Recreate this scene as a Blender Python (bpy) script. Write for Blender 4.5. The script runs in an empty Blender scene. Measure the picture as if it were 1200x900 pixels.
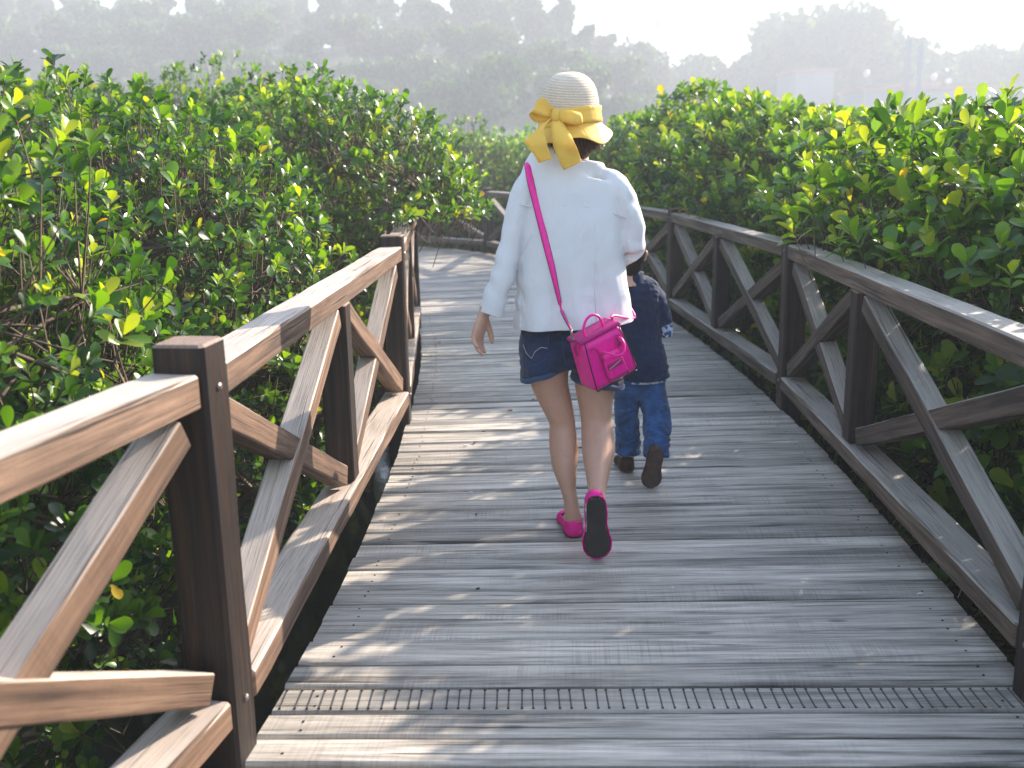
import bpy, bmesh, math, random
import numpy as np
from mathutils import Vector, Matrix, noise
from mathutils.bvhtree import BVHTree
R = math.radians
random.seed(7); rng = np.random.default_rng(7)
scene = bpy.context.scene
C = scene.collection

# ------------------------------------------------------------------ camera
CH, PITCH, ROLL, FPX = 1.35, R(13.0), R(1.0), 1150.0
cd = bpy.data.cameras.new('camera'); cam = bpy.data.objects.new('camera', cd); C.objects.link(cam)
fw = Vector((0, math.cos(PITCH), -math.sin(PITCH))); r0 = Vector((1, 0, 0)); u0 = r0.cross(fw)
cr = r0*math.cos(ROLL) - u0*math.sin(ROLL); cu = u0*math.cos(ROLL) + r0*math.sin(ROLL)
M = Matrix((cr, cu, -fw)).transposed().to_4x4(); M.translation = Vector((0, 0, CH))
cam.matrix_world = M
cd.sensor_width = 36; cd.lens = 36*FPX/1200; cd.clip_end = 2000; cd.clip_start = 0.05
cd.dof.use_dof = True; cd.dof.focus_distance = 3.45; cd.dof.aperture_fstop = 3.2
scene.camera = cam

def at(px, py, Y):
    """real-world point at ground distance Y seen at photograph pixel px,py (used to measure sizes)"""
    d = fw + cr*((px-600)/FPX) + cu*((450-py)/FPX)
    return Vector((0, 0, CH)) + d*(Y/d.y)
def mpp(p):
    return (Vector(p)-Vector((0, 0, CH))).dot(fw)/FPX

# ------------------------------------------------------------------ light
SUN_EL, SUN_AZ = R(27.5), R(50)          # azimuth from +Y towards +X
w = bpy.data.worlds.new('World'); scene.world = w; w.use_nodes = True
nt = w.node_tree; bg = nt.nodes['Background']
sky = nt.nodes.new('ShaderNodeTexSky'); sky.sky_type = 'NISHITA'; sky.sun_disc = False
sky.sun_elevation = SUN_EL; sky.sun_rotation = SUN_AZ; sky.dust_density = 1.2; sky.air_density = 1.0; sky.ozone_density = 1.0
nt.links.new(sky.outputs[0], bg.inputs[0]); bg.inputs[1].default_value = 0.13
sl = bpy.data.lights.new('sun', 'SUN'); sl.energy = 4.2; sl.angle = R(0.6); sl.color = (1.0, 0.87, 0.74)
so = bpy.data.objects.new('sun', sl); C.objects.link(so)
sdir = Vector((math.sin(SUN_AZ)*math.cos(SUN_EL), math.cos(SUN_AZ)*math.cos(SUN_EL), math.sin(SUN_EL)))
so.rotation_euler = sdir.to_track_quat('Z', 'Y').to_euler(); so.location = sdir*30
scene.view_settings.view_transform = 'Standard'; scene.view_settings.look = 'None'
scene.view_settings.gamma = 1; scene.view_settings.use_curve_mapping = False
scene.view_settings.exposure = 1.86
scene.cycles.use_denoising = True
scene.cycles.max_bounces = 6; scene.cycles.diffuse_bounces = 3; scene.cycles.glossy_bounces = 2
scene.cycles.transmission_bounces = 4; scene.cycles.transparent_max_bounces = 4; scene.cycles.volume_bounces = 0
scene.cycles.caustics_reflective = False; scene.cycles.caustics_refractive = False

# ------------------------------------------------------------------ helpers
def tag(o, label=None, cat=None, group=None, kind=None):
    if label: o['label'] = label
    if cat: o['category'] = cat
    if group: o['group'] = group
    if kind: o['kind'] = kind
    return o
def empty(name, loc=(0, 0, 0)):
    o = bpy.data.objects.new(name, None); C.objects.link(o); o.location = loc; o.empty_display_size = .1
    return o
def link(name, me, mat, parent=None, smooth=False):
    if mat is not None and not me.materials:
        for m_ in (mat if isinstance(mat, (list, tuple)) else [mat]): me.materials.append(m_)
    o = bpy.data.objects.new(name, me); C.objects.link(o)
    if smooth: me.shade_smooth()
    if parent:
        o.parent = parent
        o.matrix_parent_inverse = Matrix.Translation(parent.location).inverted()
    return o
def np_mesh(name, v, f, smooth=False):
    """v (n,3), f (m,4) quads"""
    me = bpy.data.meshes.new(name); v = np.asarray(v, np.float32); f = np.asarray(f, np.int32)
    me.vertices.add(len(v)); me.vertices.foreach_set('co', v.ravel())
    me.loops.add(f.size); me.loops.foreach_set('vertex_index', f.ravel())
    k = f.shape[1]
    me.polygons.add(len(f)); me.polygons.foreach_set('loop_start', np.arange(len(f), dtype=np.int32)*k)
    if smooth: me.polygons.foreach_set('use_smooth', np.ones(len(f), bool))
    me.update(calc_edges=True)
    return me

class MB:
    """collects loft pieces with metre UVs and a random value per piece"""
    def __init__(s): s.v = []; s.f = []; s.uv = []; s.r = []
    def ring_loft(s, rings, ulen, perim, cap=True, rnd=None):
        n = len(rings[0]); b = len(s.v); rnd = random.random() if rnd is None else rnd
        ou, ov = random.uniform(0, 50), random.uniform(0, 50)
        for r_ in rings: s.v += [tuple(p) for p in r_]
        for i in range(len(rings)-1):
            for j in range(n):
                k = (j+1) % n
                s.f.append((b+i*n+j, b+i*n+k, b+(i+1)*n+k, b+(i+1)*n+j))
                u1, u2 = ou+ulen[i], ou+ulen[i+1]; v1, v2 = ov+perim[j], ov+perim[j+1]
                s.uv += [(u1, v1), (u1, v2), (u2, v2), (u2, v1)]; s.r.append(rnd)
        if cap:
            s.f.append(tuple(b+j for j in reversed(range(n))))
            s.uv += [(ou+.004*j, ov+perim[j]) for j in reversed(range(n))]; s.r.append(rnd)
            q = b+(len(rings)-1)*n
            s.f.append(tuple(q+j for j in range(n))); s.uv += [(ou+.004*j, ov+perim[j]) for j in range(n)]; s.r.append(rnd)
    def beam(s, p0, p1, wd, ht, up=(0, 0, 1), ch=.006, wob=.0015, seg=None, rnd=None, end_shrink=0):
        p0, p1 = Vector(p0), Vector(p1); d = (p1-p0); L = d.length; d.normalize()
        side = d.cross(Vector(up)).normalized(); upv = side.cross(d).normalized()
        hw, hh = wd/2, ht/2; c = ch
        prof = [(-hw+c, -hh), (hw-c, -hh), (hw, -hh+c), (hw, hh-c), (hw-c, hh), (-hw+c, hh), (-hw, hh-c), (-hw, -hh+c)]
        seg = seg or max(2, int(L/.12)); per = [0]
        for a, b_ in zip(prof, prof[1:]+prof[:1]): per.append(per[-1]+math.dist(a, b_))
        ts = [0]+[min(.5, .006/L)] + [i/seg for i in range(1, seg)] + [1-min(.5, .006/L), 1]
        rings = []; sd = random.uniform(0, 99)
        for k, t in enumerate(ts):
            sc = 1 if 0 < k < len(ts)-1 else 1-.006/max(hw, hh)
            ring = []
            for qi, (x, y) in enumerate(prof):
                p = p0+d*(L*t)+side*(x*sc)+upv*(y*sc)
                if 1 < k < len(ts)-2:
                    nz = noise.noise(Vector((t*L*3+sd, qi*.9, sd)))
                    p += (side*(x/hw)+upv*(y/hh))*nz*wob*2
                ring.append(p)
            rings.append(ring)
        s.ring_loft(rings, [t*L for t in ts], per, rnd=rnd)
    def tube(s, pts, rad, n=8, rnd=None):
        pts = [Vector(p) for p in pts]; rings = []; ul = [0]
        ref = Vector((0.31, .9, .2)).normalized()
        for i, p in enumerate(pts):
            a = pts[max(i-1, 0)]; b_ = pts[min(i+1, len(pts)-1)]; d = (b_-a).normalized()
            x = d.cross(ref).normalized(); y = d.cross(x)
            rr = rad[i] if hasattr(rad, '__len__') else rad
            rings.append([p+(x*math.cos(t*2*math.pi/n)+y*math.sin(t*2*math.pi/n))*rr for t in range(n)])
            if i: ul.append(ul[-1]+(pts[i]-pts[i-1]).length)
        s.ring_loft(rings, ul, [.03*j for j in range(n+1)], rnd=rnd)
    def build(s, name, mat, parent=None, smooth=False):
        me = bpy.data.meshes.new(name); me.from_pydata(s.v, [], s.f)
        ul = me.uv_layers.new(name='UVMap'); ul.data.foreach_set('uv', np.array(s.uv, np.float32).ravel())
        at_ = me.attributes.new('rnd', 'FLOAT', 'FACE'); at_.data.foreach_set('value', np.array(s.r, np.float32))
        return link(name, me, mat, parent, smooth)

# ------------------------------------------------------------------ materials
def mat_new(name):
    m = bpy.data.materials.new(name); m.use_nodes = True; nt = m.node_tree
    return m, nt, nt.nodes['Principled BSDF'], nt.nodes, nt.links
def ramp(N, stops, interp='LINEAR'):
    n = N.new('ShaderNodeValToRGB'); n.color_ramp.interpolation = interp
    e = n.color_ramp.elements
    while len(e) < len(stops): e.new(.5)
    for k, (p, c) in zip(e, stops): k.position = p; k.color = (c[0], c[1], c[2], 1) if hasattr(c, '__len__') else (c, c, c, 1)
    return n
def mixc(N, L, typ, fac, a, b):
    n = N.new('ShaderNodeMix'); n.data_type = 'RGBA'; n.blend_type = typ
    for sock, val in ((0, fac), (6, a), (7, b)):
        if hasattr(val, 'links'): L.new(val, n.inputs[sock])
        elif sock == 0: n.inputs[0].default_value = val
        else: n.inputs[sock].default_value = (*val, 1)
    return n.outputs[2]
def wood(name, dark, mid, light, rough=.62, saw=0.0, top=None, spec=.4, gvar=.35):
    """weathered timber: grain runs along U (metres)"""
    m, nt, P, N, L = mat_new(name)
    tc = N.new('ShaderNodeUVMap'); tc.uv_map = 'UVMap'
    def nz(su, sv, det=6, ro=.6, dist=0):
        mp = N.new('ShaderNodeMapping'); mp.inputs['Scale'].default_value = (su, sv, 1); L.new(tc.outputs[0], mp.inputs[0])
        t = N.new('ShaderNodeTexNoise'); t.inputs['Scale'].default_value = 1; t.inputs['Detail'].default_value = det
        t.inputs['Roughness'].default_value = ro; t.inputs['Distortion'].default_value = dist; L.new(mp.outputs[0], t.inputs[0])
        return t.outputs[0]
    fine = nz(4, 190, 8, .7); band = nz(1.6, 34, 5, .6, .8); blot = nz(3, 9, 5, .6)
    r1 = ramp(N, [(.30, dark), (.5, mid), (.72, light)]); L.new(band, r1.inputs[0])
    rf = ramp(N, [(.34, .30), (.48, .92), (.7, 1.25)]); L.new(fine, rf.inputs[0])
    c = mixc(N, L, 'MULTIPLY', .75, r1.outputs[0], rf.outputs[0])
    rb = ramp(N, [(.3, .62), (.5, 1.0), (.7, 1.2)]); L.new(blot, rb.inputs[0])
    c = mixc(N, L, 'MULTIPLY', .7, c, rb.outputs[0])
    # dark cracks
    cr_ = nz(1.3, 80, 3, .5, .3); rc = ramp(N, [(.335, .08), (.375, 1)]); L.new(cr_, rc.inputs[0])
    c = mixc(N, L, 'MULTIPLY', .8, c, rc.outputs[0])
    # knots
    mp = N.new('ShaderNodeMapping'); mp.inputs['Scale'].default_value = (2.2, 7, 1); L.new(tc.outputs[0], mp.inputs[0])
    vo = N.new('ShaderNodeTexVoronoi'); vo.inputs['Scale'].default_value = 1; L.new(mp.outputs[0], vo.inputs[0])
    rk = ramp(N, [(.03, .18), (.085, 1)]); L.new(vo.outputs['Distance'], rk.inputs[0])
    c = mixc(N, L, 'MULTIPLY', .75, c, rk.outputs[0])
    at_ = N.new('ShaderNodeAttribute'); at_.attribute_name = 'rnd'
    rr = ramp(N, [(0, 1-gvar), (1, 1+gvar)]); L.new(at_.outputs['Fac'], rr.inputs[0])
    c = mixc(N, L, 'MULTIPLY', 1, c, rr.outputs[0])
    if saw:
        sn = nz(170, 2.5, 2, .5); sm = nz(1.7, 5, 3, .6); rs = ramp(N, [(.38, 0), (.52, .35), (.62, 1)]); L.new(sm, rs.inputs[0])
        rs2 = ramp(N, [(.35, .45), (.55, 1.1)]); L.new(sn, rs2.inputs[0])
        mu = N.new('ShaderNodeMath'); mu.operation = 'MULTIPLY'; L.new(rs.outputs[0], mu.inputs[0]); mu.inputs[1].default_value = saw
        c = mixc(N, L, 'MULTIPLY', mu.outputs[0], c, rs2.outputs[0])
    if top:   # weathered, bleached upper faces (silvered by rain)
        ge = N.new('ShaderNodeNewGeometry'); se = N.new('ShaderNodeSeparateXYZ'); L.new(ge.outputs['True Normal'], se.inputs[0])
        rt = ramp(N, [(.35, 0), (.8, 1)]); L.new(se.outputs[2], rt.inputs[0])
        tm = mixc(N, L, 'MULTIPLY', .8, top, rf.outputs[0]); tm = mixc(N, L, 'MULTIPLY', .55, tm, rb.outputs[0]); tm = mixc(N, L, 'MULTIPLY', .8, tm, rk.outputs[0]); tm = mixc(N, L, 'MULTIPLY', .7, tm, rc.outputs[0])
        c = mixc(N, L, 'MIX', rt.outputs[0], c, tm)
    L.new(c, P.inputs['Base Color'])
    rg = ramp(N, [(.3, rough+.2), (.7, rough-.12)]); L.new(band, rg.inputs[0]); L.new(rg.outputs[0], P.inputs['Roughness'])
    P.inputs['Specular IOR Level'].default_value = spec
    bm_ = N.new('ShaderNodeBump'); bm_.inputs['Strength'].default_value = .55; bm_.inputs['Distance'].default_value = .003
    ad = N.new('ShaderNodeMath'); L.new(fine, ad.inputs[0]); L.new(rc.outputs[0], ad.inputs[1]); L.new(ad.outputs[0], bm_.inputs['Height'])
    L.new(bm_.outputs[0], P.inputs['Normal'])
    return m
def plain(name, col, rough=.6, spec=.4, metal=0, noise_sc=None, amt=.3, bump=0, sss=0, sheen=0, bumpsc=None):
    m, nt, P, N, L = mat_new(name)
    P.inputs['Roughness'].default_value = rough; P.inputs['Specular IOR Level'].default_value = spec; P.inputs['Metallic'].default_value = metal
    P.inputs['Base Color'].default_value = (*col, 1)
    if sheen: P.inputs['Sheen Weight'].default_value = sheen
    if sss: P.inputs['Subsurface Weight'].default_value = sss; P.inputs['Subsurface Radius'].default_value = (.02, .008, .004); P.inputs['Subsurface Scale'].default_value = .6
    if noise_sc:
        tc = N.new('ShaderNodeTexCoord')
        t = N.new('ShaderNodeTexNoise'); t.inputs['Scale'].default_value = noise_sc; t.inputs['Detail'].default_value = 6; L.new(tc.outputs['Object'], t.inputs[0])
        r_ = ramp(N, [(.3, 1-amt), (.7, 1+amt)]); L.new(t.outputs[0], r_.inputs[0])
        L.new(mixc(N, L, 'MULTIPLY', 1, col, r_.outputs[0]), P.inputs['Base Color'])
        if bump:
            t2 = N.new('ShaderNodeTexNoise'); t2.inputs['Scale'].default_value = bumpsc or noise_sc*3; t2.inputs['Detail'].default_value = 4; L.new(tc.outputs['Object'], t2.inputs[0])
            b = N.new('ShaderNodeBump'); b.inputs['Strength'].default_value = bump; b.inputs['Distance'].default_value = .004
            L.new(t2.outputs[0], b.inputs['Height']); L.new(b.outputs[0], P.inputs['Normal'])
    return m
def leafmat(name, stops, trans=.42, rough=.34, spec=.5, tcol=(2.1, 1.9, .35)):
    m, nt, P, N, L = mat_new(name)
    a = N.new('ShaderNodeAttribute'); a.attribute_name = 'rnd'
    r_ = ramp(N, stops); L.new(a.outputs['Fac'], r_.inputs[0])
    L.new(r_.outputs[0], P.inputs['Base Color']); P.inputs['Roughness'].default_value = rough; P.inputs['Specular IOR Level'].default_value = spec
    t = N.new('ShaderNodeBsdfTranslucent'); L.new(mixc(N, L, 'MULTIPLY', 1, r_.outputs[0], tcol), t.inputs[0])
    mx = N.new('ShaderNodeMixShader'); mx.inputs[0].default_value = trans
    L.new(P.outputs[0], mx.inputs[1]); L.new(t.outputs[0], mx.inputs[2]); L.new(mx.outputs[0], N['Material Output'].inputs['Surface'])
    return m

m_deck = wood('deck_wood', (.14, .127, .108), (.43, .39, .33), (.61, .55, .47), rough=.46, saw=.38, gvar=.36, spec=.5)
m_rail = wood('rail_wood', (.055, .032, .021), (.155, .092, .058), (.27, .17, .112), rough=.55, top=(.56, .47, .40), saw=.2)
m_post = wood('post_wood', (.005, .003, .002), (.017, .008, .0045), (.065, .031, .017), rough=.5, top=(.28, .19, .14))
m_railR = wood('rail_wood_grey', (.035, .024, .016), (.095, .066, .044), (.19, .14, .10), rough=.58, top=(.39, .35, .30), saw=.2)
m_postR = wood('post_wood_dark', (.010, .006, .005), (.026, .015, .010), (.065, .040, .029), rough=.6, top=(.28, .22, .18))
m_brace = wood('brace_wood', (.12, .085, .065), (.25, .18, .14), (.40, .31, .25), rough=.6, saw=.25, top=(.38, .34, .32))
m_under = plain('under_deck_wood', (.035, .026, .02), .8, noise_sc=6, amt=.5)
m_leaf = leafmat('mangrove_leaf', [(0, (.010, .038, .010)), (.35, (.026, .085, .012)), (.62, (.085, .205, .016)), (.9, (.20, .32, .03)), (.965, (.36, .37, .04)), (1, (.55, .36, .03))])
m_farleaf = leafmat('far_leaf', [(0, (.018, .05, .012)), (.5, (.05, .115, .022)), (1, (.13, .22, .035))], trans=.25, rough=.6, tcol=(1.2, 1.2, .6))
m_bark = plain('bark', (.11, .08, .055), .85, noise_sc=14, amt=.5, bump=.5)
m_bark_far = plain('far_bark', (.12, .10, .08), .9)

# ------------------------------------------------------------------ terrain
GZ = -0.95
def hill_h(x, y):
    # ridge at the left running down to the right
    px = x/ max(y, 1.0)
    a = 1/(1+math.exp(max(-50, min(50, (px-.10)/.035))))            # left ridge present
    ry = math.exp(-((y-135)/34.)**2) if y < 135 else 1.0
    h = (13.6*a + 3.0)*ry
    h += 1.2*noise.noise(Vector((x*.02, y*.02, 0)))*min(1, max(0, (y-70)/40))
    return GZ + max(0, h)*min(1, max(0, (y-60)/25))
xs = np.linspace(-330, 330, 111); ys = np.concatenate([np.linspace(-60, 60, 9), np.linspace(66, 200, 46), np.linspace(215, 330, 8)])
gv = [(x, y, hill_h(x, y)) for y in ys for x in xs]; nx = len(xs)
gf = [(j*nx+i, j*nx+i+1, (j+1)*nx+i+1, (j+1)*nx+i) for j in range(len(ys)-1) for i in range(nx-1)]
m_g, nt_, P_, N_, L_ = mat_new('ground_mud')
tc = N_.new('ShaderNodeTexCoord'); t1 = N_.new('ShaderNodeTexNoise'); t1.inputs['Scale'].default_value = 2.2; t1.inputs['Detail'].default_value = 8; L_.new(tc.outputs['Object'], t1.inputs[0])
rr = ramp(N_, [(.3, (.018, .014, .010)), (.55, (.05, .038, .026)), (.75, (.09, .07, .045))]); L_.new(t1.outputs[0], rr.inputs[0])
sp = N_.new('ShaderNodeSeparateXYZ'); L_.new(tc.outputs['Object'], sp.inputs[0])
mr = N_.new('ShaderNodeMapRange'); mr.inputs[1].default_value = 60; mr.inputs[2].default_value = 85; L_.new(sp.outputs[1], mr.inputs[0])
L_.new(mixc(N_, L_, 'MIX', mr.outputs[0], rr.outputs[0], (.035, .06, .022)), P_.inputs['Base Color'])
P_.inputs['Roughness'].default_value = .8
b = N_.new('ShaderNodeBump'); b.inputs['Strength'].default_value = .8; b.inputs['Distance'].default_value = .05; L_.new(t1.outputs[0], b.inputs['Height']); L_.new(b.outputs[0], P_.inputs['Normal'])
tag(link('ground', np_mesh('ground', gv, gf, True), m_g), kind='structure')
# shallow tidal water over the mud near the boardwalk
m_w = plain('tidal_water', (.02, .022, .015), .08, spec=.6, noise_sc=1.5, amt=.4, bump=.35, bumpsc=9)
wv = [(x, y, GZ+.035) for y in np.linspace(-12, 45, 12) for x in np.linspace(-30, 30, 12)]
wf = [(j*12+i, j*12+i+1, (j+1)*12+i+1, (j+1)*12+i) for j in range(11) for i in range(11)]
tag(link('water', np_mesh('water', wv, wf), m_w), kind='structure')

# ------------------------------------------------------------------ boardwalk
LP = [(-1.20, -.45), (-.625, 2.04), (-.535, 5.0), (-.74, 8.0), (-1.32, 10.8), (-2.75, 13.1), (-4.9, 14.4), (-7.6, 15.0)]
RP = [(1.13, -.6), (1.262, 2.22), (1.445, 5.18), (1.32, 8.2), (.86, 11.25), (-.35, 14.3), (-2.6, 16.6), (-5.2, 17.75), (-8.0, 18.2)]
RPM = [(1.13, -.6), (1.29, 1.98), (1.44, 5.08), (1.32, 8.2), (.86, 11.25), (-.75, 14.9), (-3.9, 17.3), (-8.0, 18.2)]  # matched to LP for planks
def catmull(P, n=12):
    P = [Vector(p) for p in P]; out = []
    Q = [P[0]*2-P[1]]+P+[P[-1]*2-P[-2]]
    for i in range(1, len(Q)-2):
        a, b_, c, d = Q[i-1], Q[i], Q[i+1], Q[i+2]
        for k in range(n):
            t = k/n
            out.append(.5*((2*b_)+(c-a)*t+(2*a-5*b_+4*c-d)*t*t+(3*b_-a-3*c+d)*t**3))
    out.append(P[-1].copy()); return out
LC = catmull([(x, y, 0) for x, y in LP], 40); RC = catmull([(x, y, 0) for x, y in RPM], 40)
def edge(curve, s):
    i = min(int(s), len(curve)-2); return curve[i].lerp(curve[i+1], s-i)
nail_pts = []; db = MB(); s = 1.0; kpl = 0; ticks = None
while s < len(LC)-2:  # planks
    a, b_ = edge(LC, s), edge(RC, s)
    width = random.choice([.112, .118, .125, .098, .132, .12])*random.uniform(.95, 1.05)
    e = .5
    while True:
        a2, b2 = edge(LC, s+e), edge(RC, s+e)
        if ((a2-a).length+(b2-b_).length)/2 >= width or s+e > len(LC)-2: break
        e += .05
    gap = random.choice([.007, .009, .012, .016])
    n = (a2-a).normalized()
    dz = random.uniform(-.004, .004); th = .035
    ext = random.uniform(-.004, .004); side = (b_-a).normalized()
    A0, B0 = a+n*gap*.5-side*(.02+ext), b_+n*gap*.5+side*(.015-ext); A1, B1 = a2-n*gap*.5-side*(.02+ext), b2-n*gap*.5+side*(.015-ext)
    # plank as quad-section loft along its length, tapering in the bend
    seg = 14; rings = []; ul = []; rnd = random.random(); Lp = (B0-A0).length; sd = random.uniform(0, 99)
    for k in range(seg+1):
        t = k/seg; p = A0.lerp(B0, t); q = A1.lerp(B1, t); m_ = (q-p).normalized()
        zz = dz+.0018*noise.noise(Vector((t*3, sd, 0))); ch = .0065; wb = .002*noise.noise(Vector((t*5, sd, 7)))
        p = p+m_*wb; q = q+m_*wb
        rings.append([p+Vector((0, 0, zz-th)), q+Vector((0, 0, zz-th)), q+Vector((0, 0, zz-ch)), q-m_*ch+Vector((0, 0, zz)), p+m_*ch+Vector((0, 0, zz)), p+Vector((0, 0, zz-ch))])
        ul.append(t*Lp)
    wv_ = (A1-A0).length
    db.ring_loft(rings, ul, [0, wv_, wv_+th, wv_+th+.005, 2*wv_+th, 2*wv_+th+.005, 2*wv_+2*th], rnd=rnd)
    for tt_ in (.05, .95):
        for e_ in (.3, .7):
            if A0.y < 9 and random.random() < .7: nail_pts.append((A0.lerp(B0, tt_+random.uniform(-.006, .006)).lerp(A1.lerp(B1, tt_), e_+random.uniform(-.08, .08)), dz))
    if ticks is None and A0.y > 2.19: ticks = (A0, B0, A1, B1, dz)
    s += e; kpl += 1
deck = db.build('boardwalk', m_deck); tag(deck, kind='structure')
nm_ = MB()
for q, dz_ in nail_pts: nm_.tube([q+Vector((0, 0, dz_-.003)), q+Vector((0, 0, dz_+.0018))], .0035, 8)
tag(nm_.build('boardwalk_nails', plain('rusty_nail', (.035, .028, .024), .7, metal=.4)), kind='structure')
# scored grip grooves across one plank + nail heads, modelled as thin dark insets proud of the wood
m_score = plain('scored_groove', (.07, .065, .065), .9)
mb = MB(); A0, B0, A1, B1, dz = ticks
for i in range(60):
    t = (i+.6+random.uniform(-.12, .12))/60.5; p = A0.lerp(B0, t)+(A1-A0)*.1; q = A0.lerp(B0, t-.004+random.uniform(-.001, .001))+(A1-A0)*.9
    mb.beam(p+Vector((0, 0, dz+.0005)), q+Vector((0, 0, dz+.0005)), .0035, .004, seg=2, ch=.0008, wob=0)
tag(mb.build('boardwalk_grooves', m_score), kind='structure')
mb = MB()
for side_c, off in ((LC, 1), (RC, -1)):
    for z_, inn in ((-.11, .12), (-.11, .9)):
        pts = [side_c[k]+Vector((off*inn, 0, z_)) for k in range(2, len(side_c), 8)]
        for p, q in zip(pts, pts[1:]): mb.beam(p, q, .07, .14, ch=.004, seg=2)
for (lx, ly), (rx, ry) in list(zip(LP, RPM))[1:]:
    for t in (.1, .5, .9):
        x_, y_ = lx+(rx-lx)*t, ly+(ry-ly)*t+.12
        mb.beam((x_, y_, GZ-.3), (x_, y_, -.18), .14, .14, up=(0, 1, 0))
tag(mb.build('boardwalk_beams', m_under), kind='structure')

# ------------------------------------------------------------------ railings
def railing(name, P, side, label, top_z, post_top, mr_, mp_, mb_, nudge):
    """P: inner face line of the posts; side -1 left of walk, +1 right"""
    root = empty(name, (P[1][0], P[1][1], 0)); tag(root, label, 'railing')
    W = .115
    pts = [Vector((x, y, 0)) for x, y in P]
    def nrm(i):
        d = (pts[min(i+1, len(pts)-1)]-pts[max(i-1, 0)]).normalized()
        return Vector((d.y, -d.x, 0))*side   # outwards
    ctr = [p+nrm(i)*(W/2+.002) for i, p in enumerate(pts)]
    for i, c in enumerate(ctr):
        m = MB(); d = (pts[min(i+1, len(pts)-1)]-pts[max(i-1, 0)]).normalized()
        pt = post_top+random.uniform(-.008, .008)
        m.beam(c+Vector((0, 0, GZ-.2)), c+Vector((0, 0, pt)), W, W, up=d, ch=.009, seg=22, wob=.0016)
        m.build('post', mp_, root)
    for i in range(len(pts)-1):
        a, b_ = ctr[i], ctr[i+1]; d = (b_-a).normalized(); L = (b_-a).length
        n = Vector((d.y, -d.x, 0))*side
        g = W/2+.003
        m = MB(); m.beam(a+d*g+Vector((0, 0, top_z-.037)), b_-d*g+Vector((0, 0, top_z-.037)), .112, .074, ch=.006, wob=.002); m.build('top_rail', mr_, root)
        m = MB(); m.beam(a+d*g+Vector((0, 0, .145)), b_-d*g+Vector((0, 0, .145)), .125, .07, ch=.006, wob=.002); m.build('bottom_rail', mr_, root)
        c = a.lerp(b_, .57 if (side > 0 and i == 1) else .5)
        m = MB(); m.beam(c+Vector((0, 0, .183)), c+Vector((0, 0, top_z-.077)), .10, .10, up=d, ch=.006); m.build('middle_post', mp_, root)
        z0, z1 = .186, top_z-.08
        for k, (p, q) in enumerate(((a, c), (c, b_))):
            gp = g if k == 0 else .055; gq = .055 if k == 0 else g
            hw = .036
            for j, (za, zb) in enumerate(((z0, z1), (z1, z0))):
                s0 = p+d*(gp+.03); s1 = q-d*(gq+.03)
                dz_ = zb-za; off = hw*1.0
                A = s0+Vector((0, 0, za+(off if dz_ > 0 else -off))); B = s1+Vector((0, 0, zb-(off if dz_ > 0 else -off)))
                o_ = n*(.0 if (j+k) % 2 == 0 else .005)
                m = MB(); m.beam(A+o_, B+o_, .078, .072, up=(0, 0, 1), ch=.004); m.build('brace', mb_, root)
    for i, c in enumerate(ctr[:5]):
        d = (pts[min(i+1, len(pts)-1)]-pts[max(i-1, 0)]).normalized(); inn = -nrm(i)
        for z_ in (top_z-.04, .15):
            m = MB(); q = c+inn*(W/2-.002)+Vector((0, 0, z_)); m.tube([q, q+inn*.007, q+inn*.010], [.009, .009, .005], 8); m.build('bolt', m_bolt, root)
    return root
m_bolt = plain('galvanised_bolt', (.25, .23, .21), .45, metal=.8)
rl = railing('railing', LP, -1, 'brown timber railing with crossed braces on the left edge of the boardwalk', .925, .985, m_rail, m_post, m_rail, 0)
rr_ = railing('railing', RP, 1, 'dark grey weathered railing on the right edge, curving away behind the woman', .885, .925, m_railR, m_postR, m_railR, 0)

# ------------------------------------------------------------------ mangroves
LEAF_ROWS = [(0, .10), (.34, .58), (.68, 1.0), (.90, .80), (1.0, .30)]
def leaves_np(pos, dirv, nor, length, width, rnd):
    """grid leaf 3 cols x 4 rows -> 6 quads"""
    n = len(pos); side = np.cross(dirv, nor); v = np.zeros((n, 15, 3), np.float32)
    for r_, (t, w_) in enumerate(LEAF_ROWS):
        bend = -.18*t*t
        c = pos+dirv*(length*t)[:, None]+nor*(length*bend)[:, None]
        for k, sx in enumerate((-1, 0, 1)):
            v[:, r_*3+k] = c+side*(width*.5*w_*sx)[:, None]+nor*((width*.13*abs(sx)*w_))[:, None]
    tmpl = np.array([(r_*3+k, r_*3+k+1, (r_+1)*3+k+1, (r_+1)*3+k) for r_ in range(4) for k in range(2)])
    f = (tmpl[None]+15*np.arange(n)[:, None, None]).reshape(-1, 4)
    return v.reshape(-1, 3), f, np.repeat(rnd, 8)
def unit(a): return a/np.maximum(np.linalg.norm(a, axis=-1, keepdims=True), 1e-6)
def sticks(p, q, r_, rnd_=None):
    """3-sided twigs"""
    d = unit(q-p); ref = np.tile([[.3, .2, .93]], (len(p), 1)); x = unit(np.cross(d, ref)); y = np.cross(d, x); v = np.zeros((len(p), 6, 3))
    for k in range(3):
        a = k*2.094
        o = (x*math.cos(a)+y*math.sin(a))
        v[:, k] = p+o*r_[:, None]; v[:, 3+k] = q+o*(r_*.6)[:, None]
    t = np.array([(0, 1, 4, 3), (1, 2, 5, 4), (2, 0, 3, 5)])
    return v.reshape(-1, 3), (t[None]+6*np.arange(len(p))[:, None, None]).reshape(-1, 4)
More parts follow.
